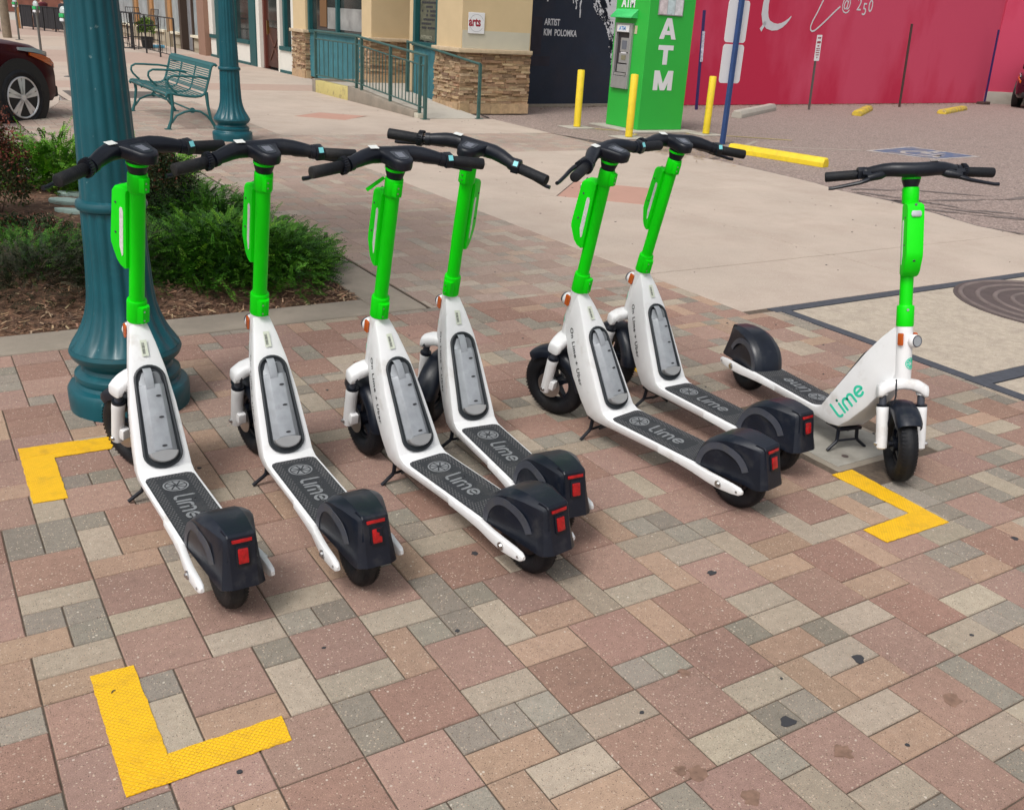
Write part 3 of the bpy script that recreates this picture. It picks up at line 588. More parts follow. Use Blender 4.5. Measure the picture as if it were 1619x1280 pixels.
# tree whose trunk stands at the left edge and whose crown hangs above the picture
t = thing('tree', 'tree with a grey brown trunk at the left edge, its crown above the planting bed', 'tree', (.40, 7.0, 0))
mb = MB(); rng = random.Random(41)
mb.tube([(0, 0, -.05), (-.02, .02, .3), (-.05, 0, 1.2), (-.02, .05, 2.4), (.05, .1, 3.6)], [.085, .065, .055, .045, .03], 14)
for k in range(9):
    a = k*.7; mb.tube([(-.02, .03, 1.9+.18*k), (.5*math.cos(a), .5*math.sin(a), 2.5+.15*k), (1.2*math.cos(a+.2), 1.2*math.sin(a+.2), 3.0+.15*k)], [.03, .018, .008], 6)
mb.build('trunk', barkm, t)
mb = MB(); leaves(mb, rng, (-.1, -1.3, 2.3), 1.7, 1.8, 2.0, 9000, JG+BG, .06); mb.build('crown', leafm, t, smooth=0)

# ================================================================ LAMP POSTS
def lamp(label, x, y):
    t = thing('lamp_post', label, 'lamp post', (x, y, 0), 0, 'teal fluted lamp posts')
    prof = [(.233, 0), (.236, .05), (.236, .085), (.228, .098), (.205, .105), (.198, .118), (.205, .132), (.203, .148), (.19, .158), (.176, .165), (.170, .18), (.176, .192), (.195, .205), (.210, .222), (.216, .242), (.210, .258)]
    mb = MB(); mb.lathe(prof, n=72); mb.build('base', tealp, t)
    prof = [(.209, .259), (.196, .285), (.176, .315), (.158, .35), (.143, .39), (.133, .43), (.1265, .48), (.122, .56), (.118, .66), (.1165, .76), (.1155, .80)]
    mb = MB(); mb.lathe(prof, n=144, flute=16, depth=.07, fr=(.262, .80)); mb.build('bell', tealp, t, smooth=60)
    mb = MB(); mb.lathe([(.113, .80), (.126, .806), (.131, .817), (.131, .826), (.126, .838), (.112, .845)], n=72); mb.build('collar_ring', tealp, t)
    mb = MB(); mb.lathe([(.1115, .845), (.107, 1.0), (.098, 1.3), (.088, 1.7), (.075, 2.4), (.062, 3.2), (.055, 3.6)], n=144, flute=16, depth=.055, fr=(.86, 3.5)); mb.build('shaft', tealp, t, smooth=60)
    mb = MB(); mb.lathe([(.07, 3.6), (.12, 3.66), (.15, 3.75), (.12, 3.8), (.02, 3.82)], n=32); mb.build('lantern_base', tealp, t)
    mb = MB(); mb.lathe([(.10, 3.81), (.17, 3.95), (.19, 4.1), (.15, 4.3), (.06, 4.4), (.01, 4.42)], n=32); mb.build('lantern_globe', signw, t)
lamp('tall teal fluted lamp post standing behind the leftmost scooter', .655, 3.925)
lamp('teal fluted lamp post farther back, beside the slatted bench', 3.457, 11.95)

# ================================================================ SCOOTERS
AX = V((-.1253, 0, .4960)).normalized(); O_ = V((.905, 0, .582)); NF = V((AX.z, 0, -AX.x)); YV = V((0, 1, 0))
def A(f, y, s): return O_+NF*f+YV*y+AX*s
def rrect(hw, hh, ch):   # 12 point rounded rectangle (y, t)
    c = ch; return [(hw, hh-c), (hw-c*.3, hh-c*.3), (hw-c, hh), (-hw+c, hh), (-hw+c*.3, hh-c*.3), (-hw, hh-c), (-hw, -hh+c), (-hw+c*.3, -hh+c*.3), (-hw+c, -hh), (hw-c, -hh), (hw-c*.3, -hh+c*.3), (hw, -hh+c)]
def make_scooter():
    r = thing('electric_scooter', 'x', 'electric scooter', (0, 0, 0), 0, 'white and green electric scooters parked in the taped corner marks')
    P = {}
    # --- frame: deck and neck as one tapering shell
    rings = []
    for (tx, tz, bx, bz, wt, wb, ch) in [(.17, .139, .17, .103, .090, .080, .010), (.57, .144, .565, .103, .090, .078, .010), (.615, .147, .635, .100, .090, .077, .012), (.642, .160, .70, .099, .089, .075, .012),
            (.660, .192, .752, .108, .088, .072, .014), (.692, .250, .800, .155, .084, .066, .014), (.745, .345, .865, .238, .076, .056, .013), (.797, .445, .915, .325, .061, .044, .012), (.845, .525, .938, .385, .043, .034, .010), (.882, .572, .948, .430, .030, .026, .007)]:
        T = V((tx, 0, tz)); B = V((bx, 0, bz)); c = (T+B)/2; h = (T-B).length/2; up = (T-B).normalized(); ring = []
        for (y, q) in rrect(1, h, ch):
            wl = wb+(wt-wb)*(q/h+1)/2; yy = y*wl if abs(y) == 1 else math.copysign(wl-(1-abs(y)), y)
            ring.append(c+up*q+YV*yy)
        rings.append(ring)
    fr = MB().loft(rings); P['frame'] = fr.build('frame', white, r, smooth=28)
    for s in (-1, 1):   # side rails reaching back past the rear wheel
        mb = MB(); rg = []
        for (x, zc, yc, hh, hw) in [(.34, .124, .0790, .014, .010), (.24, .122, .0805, .0155, .010), (.17, .120, .083, .0175, .010), (.10, .118, .091, .019, .010), (.04, .119, .097, .021, .010), (-.02, .120, .097, .018, .009), (-.05, .121, .097, .014, .008), (-.062, .122, .097, .006, .005)]:
            rg.append([V((x, s*yc+a, zc+b)) for a, b in rrect(hw, hh, min(hh, hw)*.6)])
        mb.loft(rg); mb.build('side_rail', white, r, smooth=40)
    for s in (-1, 1):
        mb = MB(); mb.disc((.036, s*.108, .119), (0, 1, 0), .013, .006, 16); mb.disc((.036, s*.113, .119), (0, 1, 0), .007, .006, 6); mb.disc((-.042, s*.1065, .121), (0, 1, 0), .004, .003, 10)
        mb.build('axle_bolt', steel, r)
    # --- head tube
    mb = MB(); mb.tube([A(0, 0, -.202), A(0, 0, -.19), A(0, 0, -.02), A(0, 0, .004)], [.029, .0305, .0305, .0295], 28); ht = mb.build('head_tube', white, r)
    mb = MB(); slice_mark(mb, .021, A(.0312, .006, -.14), (0, 1, 0), AX, .001); em = mb.build('slice_emblem', teal_print, ht, smooth=0)
    for v in em.data.vertices:
        q = v.co-O_; f = q.dot(NF); yy = q.y; v.co += NF*(math.sqrt(max(1e-6, .0312**2-yy*yy))-.0312)
    # headlight pod and amber reflectors
    mb = MB(); mb.tube([A(.018, .010, -.052), A(.034, .012, -.055), A(.042, .013, -.055), A(.048, .014, -.055)], [.020, .0255, .0255, .022], 20); hp = mb.build('headlight', white, r)
    mb = MB(); mb.disc(A(.050, .014, -.055), NF, .0205, .004, 24); mb.build('lens', lensm, hp); mb = MB(); mb.torus(A(.051, .014, -.055), NF, .0205, .0022, 24, 8); mb.build('lens_rim', darkgrey, hp)
    for s in (-1, 1):
        mb = MB(); c = A(.016, s*.031, -.048); pts = [c+NF*a+AX*b for a, b in [(-.012, -.019), (-.008, -.023), (.010, -.023), (.013, -.019), (.013, .019), (.010, .023), (-.008, .023), (-.012, .019)]]
        mb.prism(pts, YV*s*.006); mb.build('side_reflector', amber, r, bevel=.0012)
    # --- deck mat
    mb = MB(); hw, x0, x1, c = .0765, .17, .607, .02
    poly = [(x0, -hw), (x1-c, -hw), (x1-c*.3, -hw+c*.3), (x1, -hw+c), (x1, hw-c), (x1-c*.3, hw-c*.3), (x1-c, hw), (x0, hw)]
    zt = lambda x: .139+(x-.17)*.0125
    mb.prism([(x, y, zt(x)+.0002) for x, y in poly], (0, 0, .0026)); dm = mb.build('deck_mat', matm, r, smooth=0)
    mb = MB(); rr = random.Random(4)
    for i in range(44):
        for j in range(15):
            x = .185+i*.0096; y = -.071+j*.0101+(.005 if i % 2 else 0)
            if abs(y) > .073 or (.255 < x < .585 and abs(y) < .047): continue
            z = zt(x)+.0028; q = .0041; a0 = (PI if (i+j) % 2 else 0)
            mb.add([(x+q*math.cos(a0+k*2*PI/3), y+q*math.sin(a0+k*2*PI/3), z+.0007) for k in range(3)]+[(x, y, z+.0001)], [(0, 1, 2)])
    mb.build('tread', mattri, dm, smooth=0)
    mb = MB(); slice_mark(mb, .037, (.525, 0, zt(.525)+.0029), (-1, 0, 0), (0, -1, 0), .0006, .005); mb.build('slice_emblem', matprint, dm, smooth=0); mb = MB(); lime_word(mb, .040, (.452, .026, zt(.40)+.0029), (-1, 0, 0), (0, -1, 0), .0006); mb.build('lettering', matprint, dm, smooth=0)
    # --- neck window: seal, recess, battery
    a0 = V((.640, 0, .156)); a1 = V((.805, 0, .462)); tv = (a1-a0).normalized(); nv = tv.cross(YV).normalized()
    if nv.x > 0: nv = -nv
    L = (a1-a0).length
    def Nk(y, t_, h): return a0+YV*y+tv*t_+nv*h
    def loop(wb_, wt_, t0, t1, n=12):
        p = []
        rb = wb_*.75
        for k in range(n+1): an = PI+PI*k/n; p.append((wb_*math.cos(an), t0+rb+rb*math.sin(an)))
        rt = wt_*.95
        for k in range(n+1): an = PI*k/n; p.append((wt_*math.cos(an), t1-rt+rt*math.sin(an)))
        return p
    lp = loop(.058, .046, .006, L-.010)
    hgt = lambda t_: .0045+.005*math.sin(PI*min(1, max(0, t_/L)))*0
    sl = MB(); sl.tube([Nk(y, t_, .0055) for y, t_ in lp], .0052, 8, closed=True); P['seal'] = sl.build('battery_seal', sealm, r)
    mb = MB(); mb.prism([Nk(y*.96, t_, .0005) for y, t_ in lp], nv*.0035); mb.build('battery_bay', sealm, r, smooth=0)
    bt = MB(); rg = []
    for (t_, w0, w1, h) in [(.045, .0445, .026, .016), (.06, .0455, .027, .027), (.26, .040, .024, .027), (.275, .039, .023, .024)]:
        rg.append([Nk(y, t_, q) for y, q in [(-w0, .003), (-w0, h*.35), (-w1, h), (0, h+.002), (w1, h), (w0, h*.35), (w0, .003)]])
    bt.loft(rg); bat = bt.build('battery', silver, r, smooth=25, bevel=.0015)
    hb = MB(); w_ = .013   # upper wedge + carry strap
    hb.loft([[Nk(y, t_, q) for y, q in [(-w0, .003), (-w0, h*.4), (-w0*.6, h), (w0*.6, h), (w0, h*.4), (w0, .003)]] for (t_, w0, h) in [(.276, .038, .015), (.295, .034, .008), (.318, .028, .005)]])
    hb.loft([[Nk(.008-w_, t_, h-.003), Nk(.008+w_, t_, h-.003), Nk(.008+w_, t_, h), Nk(.008-w_, t_, h)] for (t_, h) in [(.262, .029), (.29, .030), (.314, .027), (.328, .019), (.332, .006)]])
    hb.build('carry_handle', silver, bat, smooth=40, bevel=.0015)
    mb = MB()
    for t_, y in ((.235, -.012), (.165, -.010), (.072, -.004)): mb.prism([Nk(y+.0085*math.cos(k*PI/6), t_+.0035*math.sin(k*PI/6), .0292) for k in range(12)], nv*.0006)
    mb.build('vent_slot', ink, bat, smooth=0)
    mb = MB(); mb.prism([Nk(-.017+.014*math.cos(k*PI/8), .292+.024*math.sin(k*PI/8), .0165) for k in range(16)], nv*.0006); mb.build('hollow_shade', mat('hollow_shade_grey', (.13, .14, .15), .5), bat, smooth=0)  # flat dark ellipse paints the shade of a scooped hand recess
    mb = MB(); mb.loft([[Nk((.045)*sc*math.cos(PI+PI*k/12), .052+.032*math.sin(PI+PI*k/12)*sc, h) for k in range(13)]+[Nk(-.0445*sc+.089*sc*k/6, .052+.006*math.sin(PI*k/6), h) for k in range(6, -1, -1)] for (h, sc) in ((.004, 1), (.026, 1), (.029, .92))])
    mb.build('latch_cup', greym, r, smooth=40)
    # barcode sticker
    mb = MB(); mb.prism([V(p) for p in [(0, 0, 0)]] and [a1+tv*.028+YV*y+tv*t_+nv*.0015 for y, t_ in [(-.011, -.004), (.010, -.004), (.010, .050), (-.011, .050)]], nv*.0006); bs = mb.build('barcode_sticker', mat('barcode_paper', (.62, .66, .55), .6), r, smooth=0)
    mb = MB(); rr = random.Random(8); t_ = .003
    while t_ < .040:
        h = rr.choice([.0008, .0016, .0025]); mb.prism([a1+tv*.028+YV*y+tv*q+nv*.0022 for y, q in [(-.002, t_), (.007, t_), (.007, t_+h), (-.002, t_+h)]], nv*.0003); t_ += h+rr.choice([.001, .002])
    mb.build('barcode', ink, bs, smooth=0)
    # --- lettering on the sides of the neck, laid on the actual side facets
    def side(sg, x, z):   # y of the side surface at x, z by casting against the frame mesh
        me = P['frame'].data; from mathutils.bvhtree import BVHTree
        if 'bvh' not in P: P['bvh'] = BVHTree.FromPolygons([v.co.copy() for v in me.vertices], [tuple(p.vertices) for p in me.polygons])
        h = P['bvh'].ray_cast(V((x, sg*.3, z)), V((0, -sg, 0))); return h
    def project(o, sg, lift):
        for v in o.data.vertices:
            h = side(sg, v.co.x, v.co.z)
            if h[0] is not None: v.co.y = h[0].y+sg*(lift if abs(v.co.y) > .2001 else lift*.2)
            else: v.co.y = sg*.03
    def surf(o, sg, lift=.0012):
        for v in o.data.vertices:
            d = abs(v.co.y)-.2; h = side(sg, v.co.x, v.co.z)
            v.co.y = (h[0].y if h[0] is not None else sg*.03)+sg*(.0003+max(0, d))
    dn = V((-.43, 0, -.90)).normalized()
    sl_ = text_mesh('neck_lettering', 'On Lime + Uber', .031, ink, r, (.905, .2, .430), dn, (-.90, 0, .43), .0008, .0007, space=1.12, sx=1.0)
    # re-lay so that extrusion faces outwards
    for v in sl_.data.vertices: v.co.y = .2+abs(v.co.y-.2)
    surf(sl_, 1)
    mb = MB(); up2 = V((.53, 0, .85)).normalized(); lime_word(mb, .044, V((.755, -.2, .150)), up2, V((-.85, 0, .53)), .0010); lw = mb.build('neck_logo', teal_print, r, smooth=0)
    for v in lw.data.vertices: v.co.y = -.2-abs(v.co.y+.2)
    surf(lw, -1)
    # --- kickstand
    mb = MB(); mb.box(.665, .755, -.055, .055, .088, .1005)
    for s in (-1, 1): mb.tube([(.735, s*.048, .094), (.742, s*.05, .048), (.745, s*.055, .037), (.750, s*.098, .005)], [.008, .0075, .007, .0065], 10)
    mb.cyl((.744, -.052, .041), (.744, .052, .041), .005, n=10); mb.cyl((.70, .04, .06), (.64, .05, .10), .006, n=8); mb.build('kickstand', blackp, r)
    # --- wheels
    def wheel(name, c, R, rt, spokes, par, flat=1.0):
        w_ = MB(); w_.torus(c, (0, 1, 0), R-rt, rt, 56, 14, flat); tr = w_
        for k in range(60):
            a = 2*PI*k/60; d = V((math.cos(a), 0, math.sin(a))); tt = V((-math.sin(a), 0, math.cos(a)))
            for s in (-1, 1):
                q = V(c)+d*(R-.0042)+YV*s*rt*.34; q2 = V(c)+d*(R-.0125)+YV*s*rt*.76*flat+tt*.006
                tr.add([q-tt*.0035+d*.0035, q+tt*.0035+d*.0035, q2+tt*.0035+d*.0035+YV*s*.002, q2-tt*.0035+d*.0035+YV*s*.002], [(0, 1, 2, 3)])
        ty = w_.build(name, rubber, par)
        rm = MB(); rm.tube([V(c)+V((math.cos(2*PI*k/40), 0, math.sin(2*PI*k/40)))*(R-2*rt+.002) for k in range(40)], .011, 8, closed=True, flat=1.0)
        rm.cyl(V(c)-YV*.03, V(c)+YV*.03, .028, n=24); rm.cyl(V(c)-YV*.045, V(c)+YV*.045, .012, n=12)
        if spokes:
            for k in range(spokes):
                a = 2*PI*k/spokes+.3; d = V((math.cos(a), 0, math.sin(a))); tt = V((-math.sin(a), 0, math.cos(a)))
                rm.loft([[V(c)+d*q+tt*ww*sa+YV*hh*sb for sa, sb in ((-1, -1), (1, -1), (1, 1), (-1, 1))] for (q, ww, hh) in [(.02, .010, .018), (R-2*rt, .007, .010)]])
        else:
            rm.disc(c, (0, 1, 0), R-2*rt, .03, 32); rm.disc(c, (0, 1, 0), .045, .05, 24)
        rm.build('rim', blackp, ty)
        return ty
    P['fw'] = fw = wheel('front_wheel', (1.022, 0, .1455), .146, .035, 5, r)
    P['rw'] = wheel('rear_wheel', (.036, 0, .119), .120, .031, 0, r)
    # --- rear fender
    prof = [(.192, .136), (.189, .155), (.180, .182), (.165, .210), (.143, .236), (.115, .258), (.083, .275), (.050, .286), (.015, .291), (-.02, .291), (-.055, .288), (-.085, .284), (-.091, .278), (-.096, .255), (-.104, .215), (-.113, .175), (-.122, .138), (-.112, .132), (-.095, .134), (-.08, .136)]
    cxx, czz = .036, .125
    def outline(s, flare):
        o = []
        for i, (x, z) in enumerate(prof): o.append((cxx+(x-cxx)*s, czz+(z-czz)*(s if z > czz else 1)))
        return o
    mb = MB(); rg = []
    for (y, s, fl) in [(-.0745, .74, 0), (-.074, .895, 0), (-.071, .915, 0), (-.061, .955, 0), (-.046, .99, 0), (-.0425, 1.0, 0), (.0425, 1.0, 0), (.046, .99, 0), (.061, .955, 0), (.071, .915, 0), (.074, .895, 0), (.0745, .74, 0)]:
        rg.append([V((x, y*(1-((.19+.24*max(0, min(1, (z-.135)/.13))) if abs(y) > .05 else .18)*max(0, min(1, (.03-x)/.12))), z)) for x, z in outline(s, fl)])
    mb.loft(rg); fd = mb.build('rear_fender', fendm, r, smooth=24)
    for s in (-1, 1):   # raised grey arc on each flank
        mb = MB(); n = 20
        for k in range(n):
            q = []
            for (kk, rad) in ((k, .083), (k, .104), (k+1, .104), (k+1, .083)):
                an = math.radians(4+150*kk/n); q.append(V((.055+rad*math.cos(an)*1.12, s*.0743*(1-(.19+.24*max(0, min(1, (.132+rad*math.sin(an)*1.19-.135)/.13)))*max(0, min(1, (.03-(.055+rad*math.cos(an)*1.12))/.12))), .132+rad*math.sin(an)*1.19)))
            mb.prism(q, YV*s*.0022)
        mb.build('fender_arc', darkgrey, fd, smooth=0)
    # tail light panel
    def Rf(y, z, h): # on the rear face
        x = -.091-(.278-z)*.215; n_ = V((-1, 0, .2)).normalized(); return V((x, y, z))+n_*h
    mb = MB(); mb.prism([Rf(y, z, .0012) for y, z in [(-.0265, .262), (.0265, .262), (.0275, .271), (-.0275, .271)]], V((-1, 0, .2)).normalized()*.003); mb.build('reflector_strip', redl, fd, bevel=.0006)
    mb = MB(); mb.prism([Rf(y, z, .0008) for y, z in [(-.017, .199), (.017, .199), (.019, .205), (.019, .249), (.017, .253), (-.017, .253), (-.019, .249), (-.019, .205)]], V((-1, 0, .2)).normalized()*.003); mb.build('light_bezel', blackp, fd, bevel=.0008)
    mb = MB(); mb.prism([Rf(y, z, .003) for y, z in [(-.0125, .206), (.0125, .206), (.0135, .209), (.0135, .243), (.0125, .246), (-.0125, .246), (-.0135, .243), (-.0135, .209)]], V((-1, 0, .2)).normalized()*.004); mb.build('tail_light', redl, fd, bevel=.001)
    # ================= parts that turn with the bars
    st = []
    mb = MB(); mb.tube([A(0, 0, .05), A(0, 0, .50)], .0238, 28); stem = mb.build('stem', green, r); st.append(stem)
    mb = MB(); mb.tube([A(0, 0, -.001), A(0, 0, .003), A(0, 0, .072), A(0, 0, .078)], [.0305, .0315, .0315, .0295], 28)
    mb.loft([[A(f, y, s) for f, y in ((-.028, -.022), (-.045, -.013), (-.045, .013), (-.028, .022))] for s in (.008, .066)]); mb.tube([A(-.045, 0, .008), A(-.045, 0, .066)], .0022, 6)
    mb.build('lower_collar', green, r, bevel=.0012); st.append(r.children[-1] if False else C.objects[-1])
    cl = st[-1]
    mb = MB()
    for s in (.02, .052): mb.disc(A(-.046, .008, s), NF, .0028, .002, 8)
    mb.disc(A(.0315, 0, .062), NF, .005, .003, 12); mb.build('clamp_bolt', steel, cl)
    mb = MB(); mb.tube([A(0, 0, .452), A(0, 0, .456), A(0, 0, .507), A(0, 0, .512)], [.028, .0298, .0298, .028], 28)
    mb.loft([[A(f, y, s) for f, y in ((-.026, -.018), (-.041, -.010), (-.041, .010), (-.026, .018))] for s in (.460, .505)]); mb.build('upper_clamp', green, r, bevel=.0012); uc = C.objects[-1]; st.append(uc)
    mb = MB(); mb.disc(A(-.042, .004, .474), NF, .0028, .002, 8); mb.disc(A(-.042, .004, .492), NF, .0028, .002, 8); mb.build('clamp_bolt', steel, uc)
    # green light box on the front of the stem
    pr = [(.016, .452), (.040, .456), (.072, .448), (.081, .436), (.089, .275), (.087, .255), (.060, .205), (.042, .190), (.022, .184), (.012, .19)]
    mb = MB(); mb.loft([[A(.02+(f-.02)*q, y, .32+(s-.32)*q2) for f, s in pr] for (y, q, q2) in [(-.031, .86, .93), (-.029, .95, .98), (-.022, 1, 1), (.022, 1, 1), (.029, .95, .98), (.031, .86, .93)]])
    mb.build('light_box', green2, r, smooth=26); lb = C.objects[-1]; st.append(lb)
    for s in (-1, 1):
        mb = MB(); mb.prism([A(f, s*.0306, q) for f, q in [(.026, .235), (.031, .228), (.042, .262), (.042, .385), (.038, .392), (.030, .392), (.026, .38)]], YV*s*.0016); mb.build('reflective_strip', stripm, lb, smooth=0)
    for p_, n_, r_ in [(A(.060, s*.0312, q), (0, 1, 0), .0038) for s in (-1, 1) for q in (.40, .30)]+[(A(.076, 0, .445), V((NF.x, 0, .8)), .005), (A(.080, 0, .243), V((NF.x, 0, -.6)), .005)]:
        mb = MB(); mb.disc(p_, n_, r_, .003, 10); mb.build('screw', darkgrey, lb)
    mb = MB(); mb.prism([A(.0862, y, s) for y, s in [(-.014, .402), (.014, .402), (.018, .408), (.018, .418), (.014, .424), (-.014, .424), (-.018, .418), (-.018, .408)]], NF*.002); mb.build('front_lamp', lensm, lb, bevel=.0006)
    # handlebar
    hb = MB(); hb.tube([A(0, 0, .508), A(0, 0, .518), A(0, 0, .532), A(0, 0, .558)], [.0245, .027, .0315, .0335], 28)
    plan = [(-.062, -.018), (-.067, 0), (-.062, .018), (-.045, .031), (-.015, .036), (.015, .045), (.035, .060), (.052, .055), (.055, 0), (.052, -.055), (.035, -.060), (.015, -.045), (-.015, -.036), (-.045, -.031)]
    hb.loft([[A(f*q+.0, y*q, s) for f, y in plan] for (s, q) in [(.553, .70), (.557, .92), (.563, 1.06), (.586, 1.08), (.593, 1.03), (.595, .96)]])
    for s in (-1, 1):
        hb.tube([A(.040, 0, .572), A(.040, s*.045, .573), A(.034, s*.075, .575), A(.020, s*.105, .575), A(.006, s*.135, .572), A(-.006, s*.160, .569)], [.0265, .0265, .0260, .0245, .0220, .0190], 16)
        hb.tube([A(.022, s*.092, .566), A(.034, s*.120, .556), A(.036, s*.165, .546)], [.012, .016, .013], 12)
        hb.tube([A(-.010, s*.168, .566), A(-.036, s*.262, .561)], .012, 12)
        hb.tube([A(-.004, s*.155, .569), A(-.009, s*.170, .567)], .0225, 20)   # clamp ring
        hb.loft([[A(f+.006, s*y, q) for f, q in ((-.012, .552), (.022, .548), (.030, .560), (.016, .574))] for y in (.150, .180)])
    hb.build('handlebar', blackp, r, smooth=45, bevel=0); H = C.objects[-1]; st.append(H)
    mb = MB(); mb.tube([A(0, 0, .5395), A(0, 0, .5475)], [.0338, .0344], 28); mb.build('green_ring', green, H)
    mb = MB()
    mb.prism([A(f, y, .595) for f, y in [(-.052, -.014), (-.055, 0), (-.052, .014), (-.038, .022), (.006, .024), (.010, .018), (.010, -.018), (.006, -.024), (-.038, -.022)]], AX*.0012); mb.build('display', screen, H, smooth=0)
    mb = MB(); mb.prism([A(f, y, .5963) for f, y in [(-.040, -.012), (-.040, .012), (-.002, .013), (-.002, -.013)]], AX*.0008); mb.build('display_window', screen2, H, smooth=0)
    mb = MB(); mb.prism([A(f, y, .6020) for f, y in [(.022, .052), (.022, .082), (.048, .082), (.048, .052)]], AX*.0008); mb.build('sticker', stick, H, smooth=0)
    for s in (-1, 1):
        gp = MB(); dv = (A(-.040, s*.302, .560)-A(-.014, s*.192, .564)).normalized(); p0 = A(-.014, s*.192, .564); p1 = A(-.040, s*.302, .560)
        gp.tube([p0, p0+dv*.003, p1-dv*.006, p1-dv*.002, p1], [.0170, .0182, .0186, .0178, .0135], 20); gp.build('grip', rubber, H)
        lv = MB(); q = [A(.030, s*.150, .548), A(.044, s*.170, .538), A(.044, s*.195, .530), A(.034, s*.240, .522), A(.026, s*.285, .514), A(.024, s*.300, .514)]
        lv.tube(q, [.012, .010, .0085, .0078, .0075, .008], 10, flat=.85); lv.disc(A(-.008, s*.152, .552), (0, 1, 0), .004, .006, 8); lv.build('brake_lever', blackp, H)
        mb = MB(); mb.disc(A(-.016, s*.160, .556), NF, .0042, .003, 10); mb.build('bolt', steel, H)
    bl = MB()   # ribbed bell ring on the left
    p = A(-.011, .180, .567); dv = (A(-.036, .262, .561)-A(-.010, .168, .566)).normalized()
    bl.tube([p, p+dv*.014], .0255, 24)
    for k in range(22):
        a = 2*PI*k/22; u = NF*math.cos(a)+AX*math.sin(a); bl.tube([p+u*.0258-dv*.001, p+u*.0258+dv*.015], .0025, 5)
    bl.build('bell', blackp, H)
    th_ = MB(); th_.loft([[A(f-.010, -y, q) for f, q in ((-.024, .548), (.018, .546), (.024, .575), (.010, .591), (-.016, .589), (-.028, .572))] for y in (.164, .192)]); th_.build('throttle', blackp, H, bevel=.003); tb = C.objects[-1]
    mb = MB(); mb.prism([A(f-.010, -y, q) for (f, y, q) in [(-.0265, .171, .5755), (-.0265, .187, .5755), (-.0165, .187, .5895), (-.0165, .171, .5895)]], V(AX-NF).normalized()*.0012); mb.build('throttle_label', cyanb, H, smooth=0); 
    # fork
    fk = MB(); ring = []
    for (y, s, hh, ff) in [(-.0925, -.246, .016, .019), (-.090, -.244, .022, .024), (-.078, -.240, .026, .027), (-.058, -.226, .024, .028), (-.030, -.217, .021, .030), (0, -.214, .020, .031), (.030, -.217, .021, .030), (.058, -.226, .024, .028), (.078, -.240, .026, .027), (.090, -.244, .022, .024), (.0925, -.246, .016, .019)]:
        ring.append([A(.004+ff*1.08*math.copysign(abs(math.cos(2*PI*k/16))**.6, math.cos(2*PI*k/16)), y, s-.004+hh*1.05*math.copysign(abs(math.sin(2*PI*k/16))**.6, math.sin(2*PI*k/16))) for k in range(16)])
    fk.loft(ring)
    for s in (-1, 1): fk.tube([A(.004, s*.070, -.235), A(.004, s*.070, -.262)], [.020, .019], 16)
    fk.build('fork_crown', white, r, smooth=50); FK = C.objects[-1]; st.append(FK)
    for s in (-1, 1): mb = MB(); mb.prism([A(-.0245, s*y, q) for y, q in [(.062, -.256), (.078, -.256), (.070, -.241)]], -NF*.0012); mb.build('warning_mark', ink, FK, smooth=0)
    for s in (-1, 1):
        mb = MB(); mb.tube([A(.004, s*.070, -.26), A(.006, s*.070, -.32)], .0135, 14); mb.build('shock_tube', darkgrey, FK)
        mb = MB(); mb.tube([A(.005, s*.070, -.303), A(.005, s*.070, -.312), A(.007, s*.070, -.33), A(.009, s*.070, -.44), A(.010, s*.070, -.466), A(.010, s*.070, -.472)], [.0215, .0235, .0225, .0215, .020, .012], 18); mb.build('fork_leg', white, FK)
        mb = MB(); mb.tube([A(.005, s*.070, -.298), A(.005, s*.070, -.306)], .0228, 16); mb.build('rubber_boot', blackp, FK)
        mb = MB(); mb.disc(A(.011, s*.091, -.450), (0, 1, 0), .009, .006, 16); mb.disc(A(.011, s*.096, -.450), (0, 1, 0), .006, .006, 6); mb.build('axle_nut', steel, FK)
    mb = MB(); mb.loft([[A(f, y, q) for f, y in ((-.030, .050), (-.006, .050), (-.006, .080), (-.030, .080))] for q in (-.445, -.405)]); mb.build('brake_caliper', white, FK, bevel=.004)
    mb = MB(); mb.disc(A(.011, .045, -.450), (0, 1, 0), .055, .002, 32); mb.build('brake_disc', steel, FK)
    mb = MB(); mb.tube([A(.03, -.03, -.20), A(.05, -.035, -.26), A(.03, -.05, -.35), A(.0, -.055, -.43)], .003, 8); mb.build('brake_cable', blackp, FK)
    # front fender
    mb = MB(); c = V((1.022, 0, .1455)); rg = []
    for k in range(19):
        an = math.radians(48+132*k/18); d = V((math.cos(an), 0, math.sin(an))); e = .9 if k in (0, 18) else 1
        rg.append([c+d*(rad)+YV*y*e for y, rad in ((-.047, .128), (-.047, .150), (-.036, .165), (-.012, .171), (.012, .171), (.036, .165), (.047, .150), (.047, .128), (.043, .128), (.043, .148), (.033, .160), (0, .165), (-.033, .160), (-.043, .148), (-.043, .128))])
    mb.loft(rg); mb.build('front_fender', fendm, r, smooth=50); st.append(C.objects[-1])
    st.append(fw)
    for o in st: o['steer'] = 1
    return r
base = make_scooter()
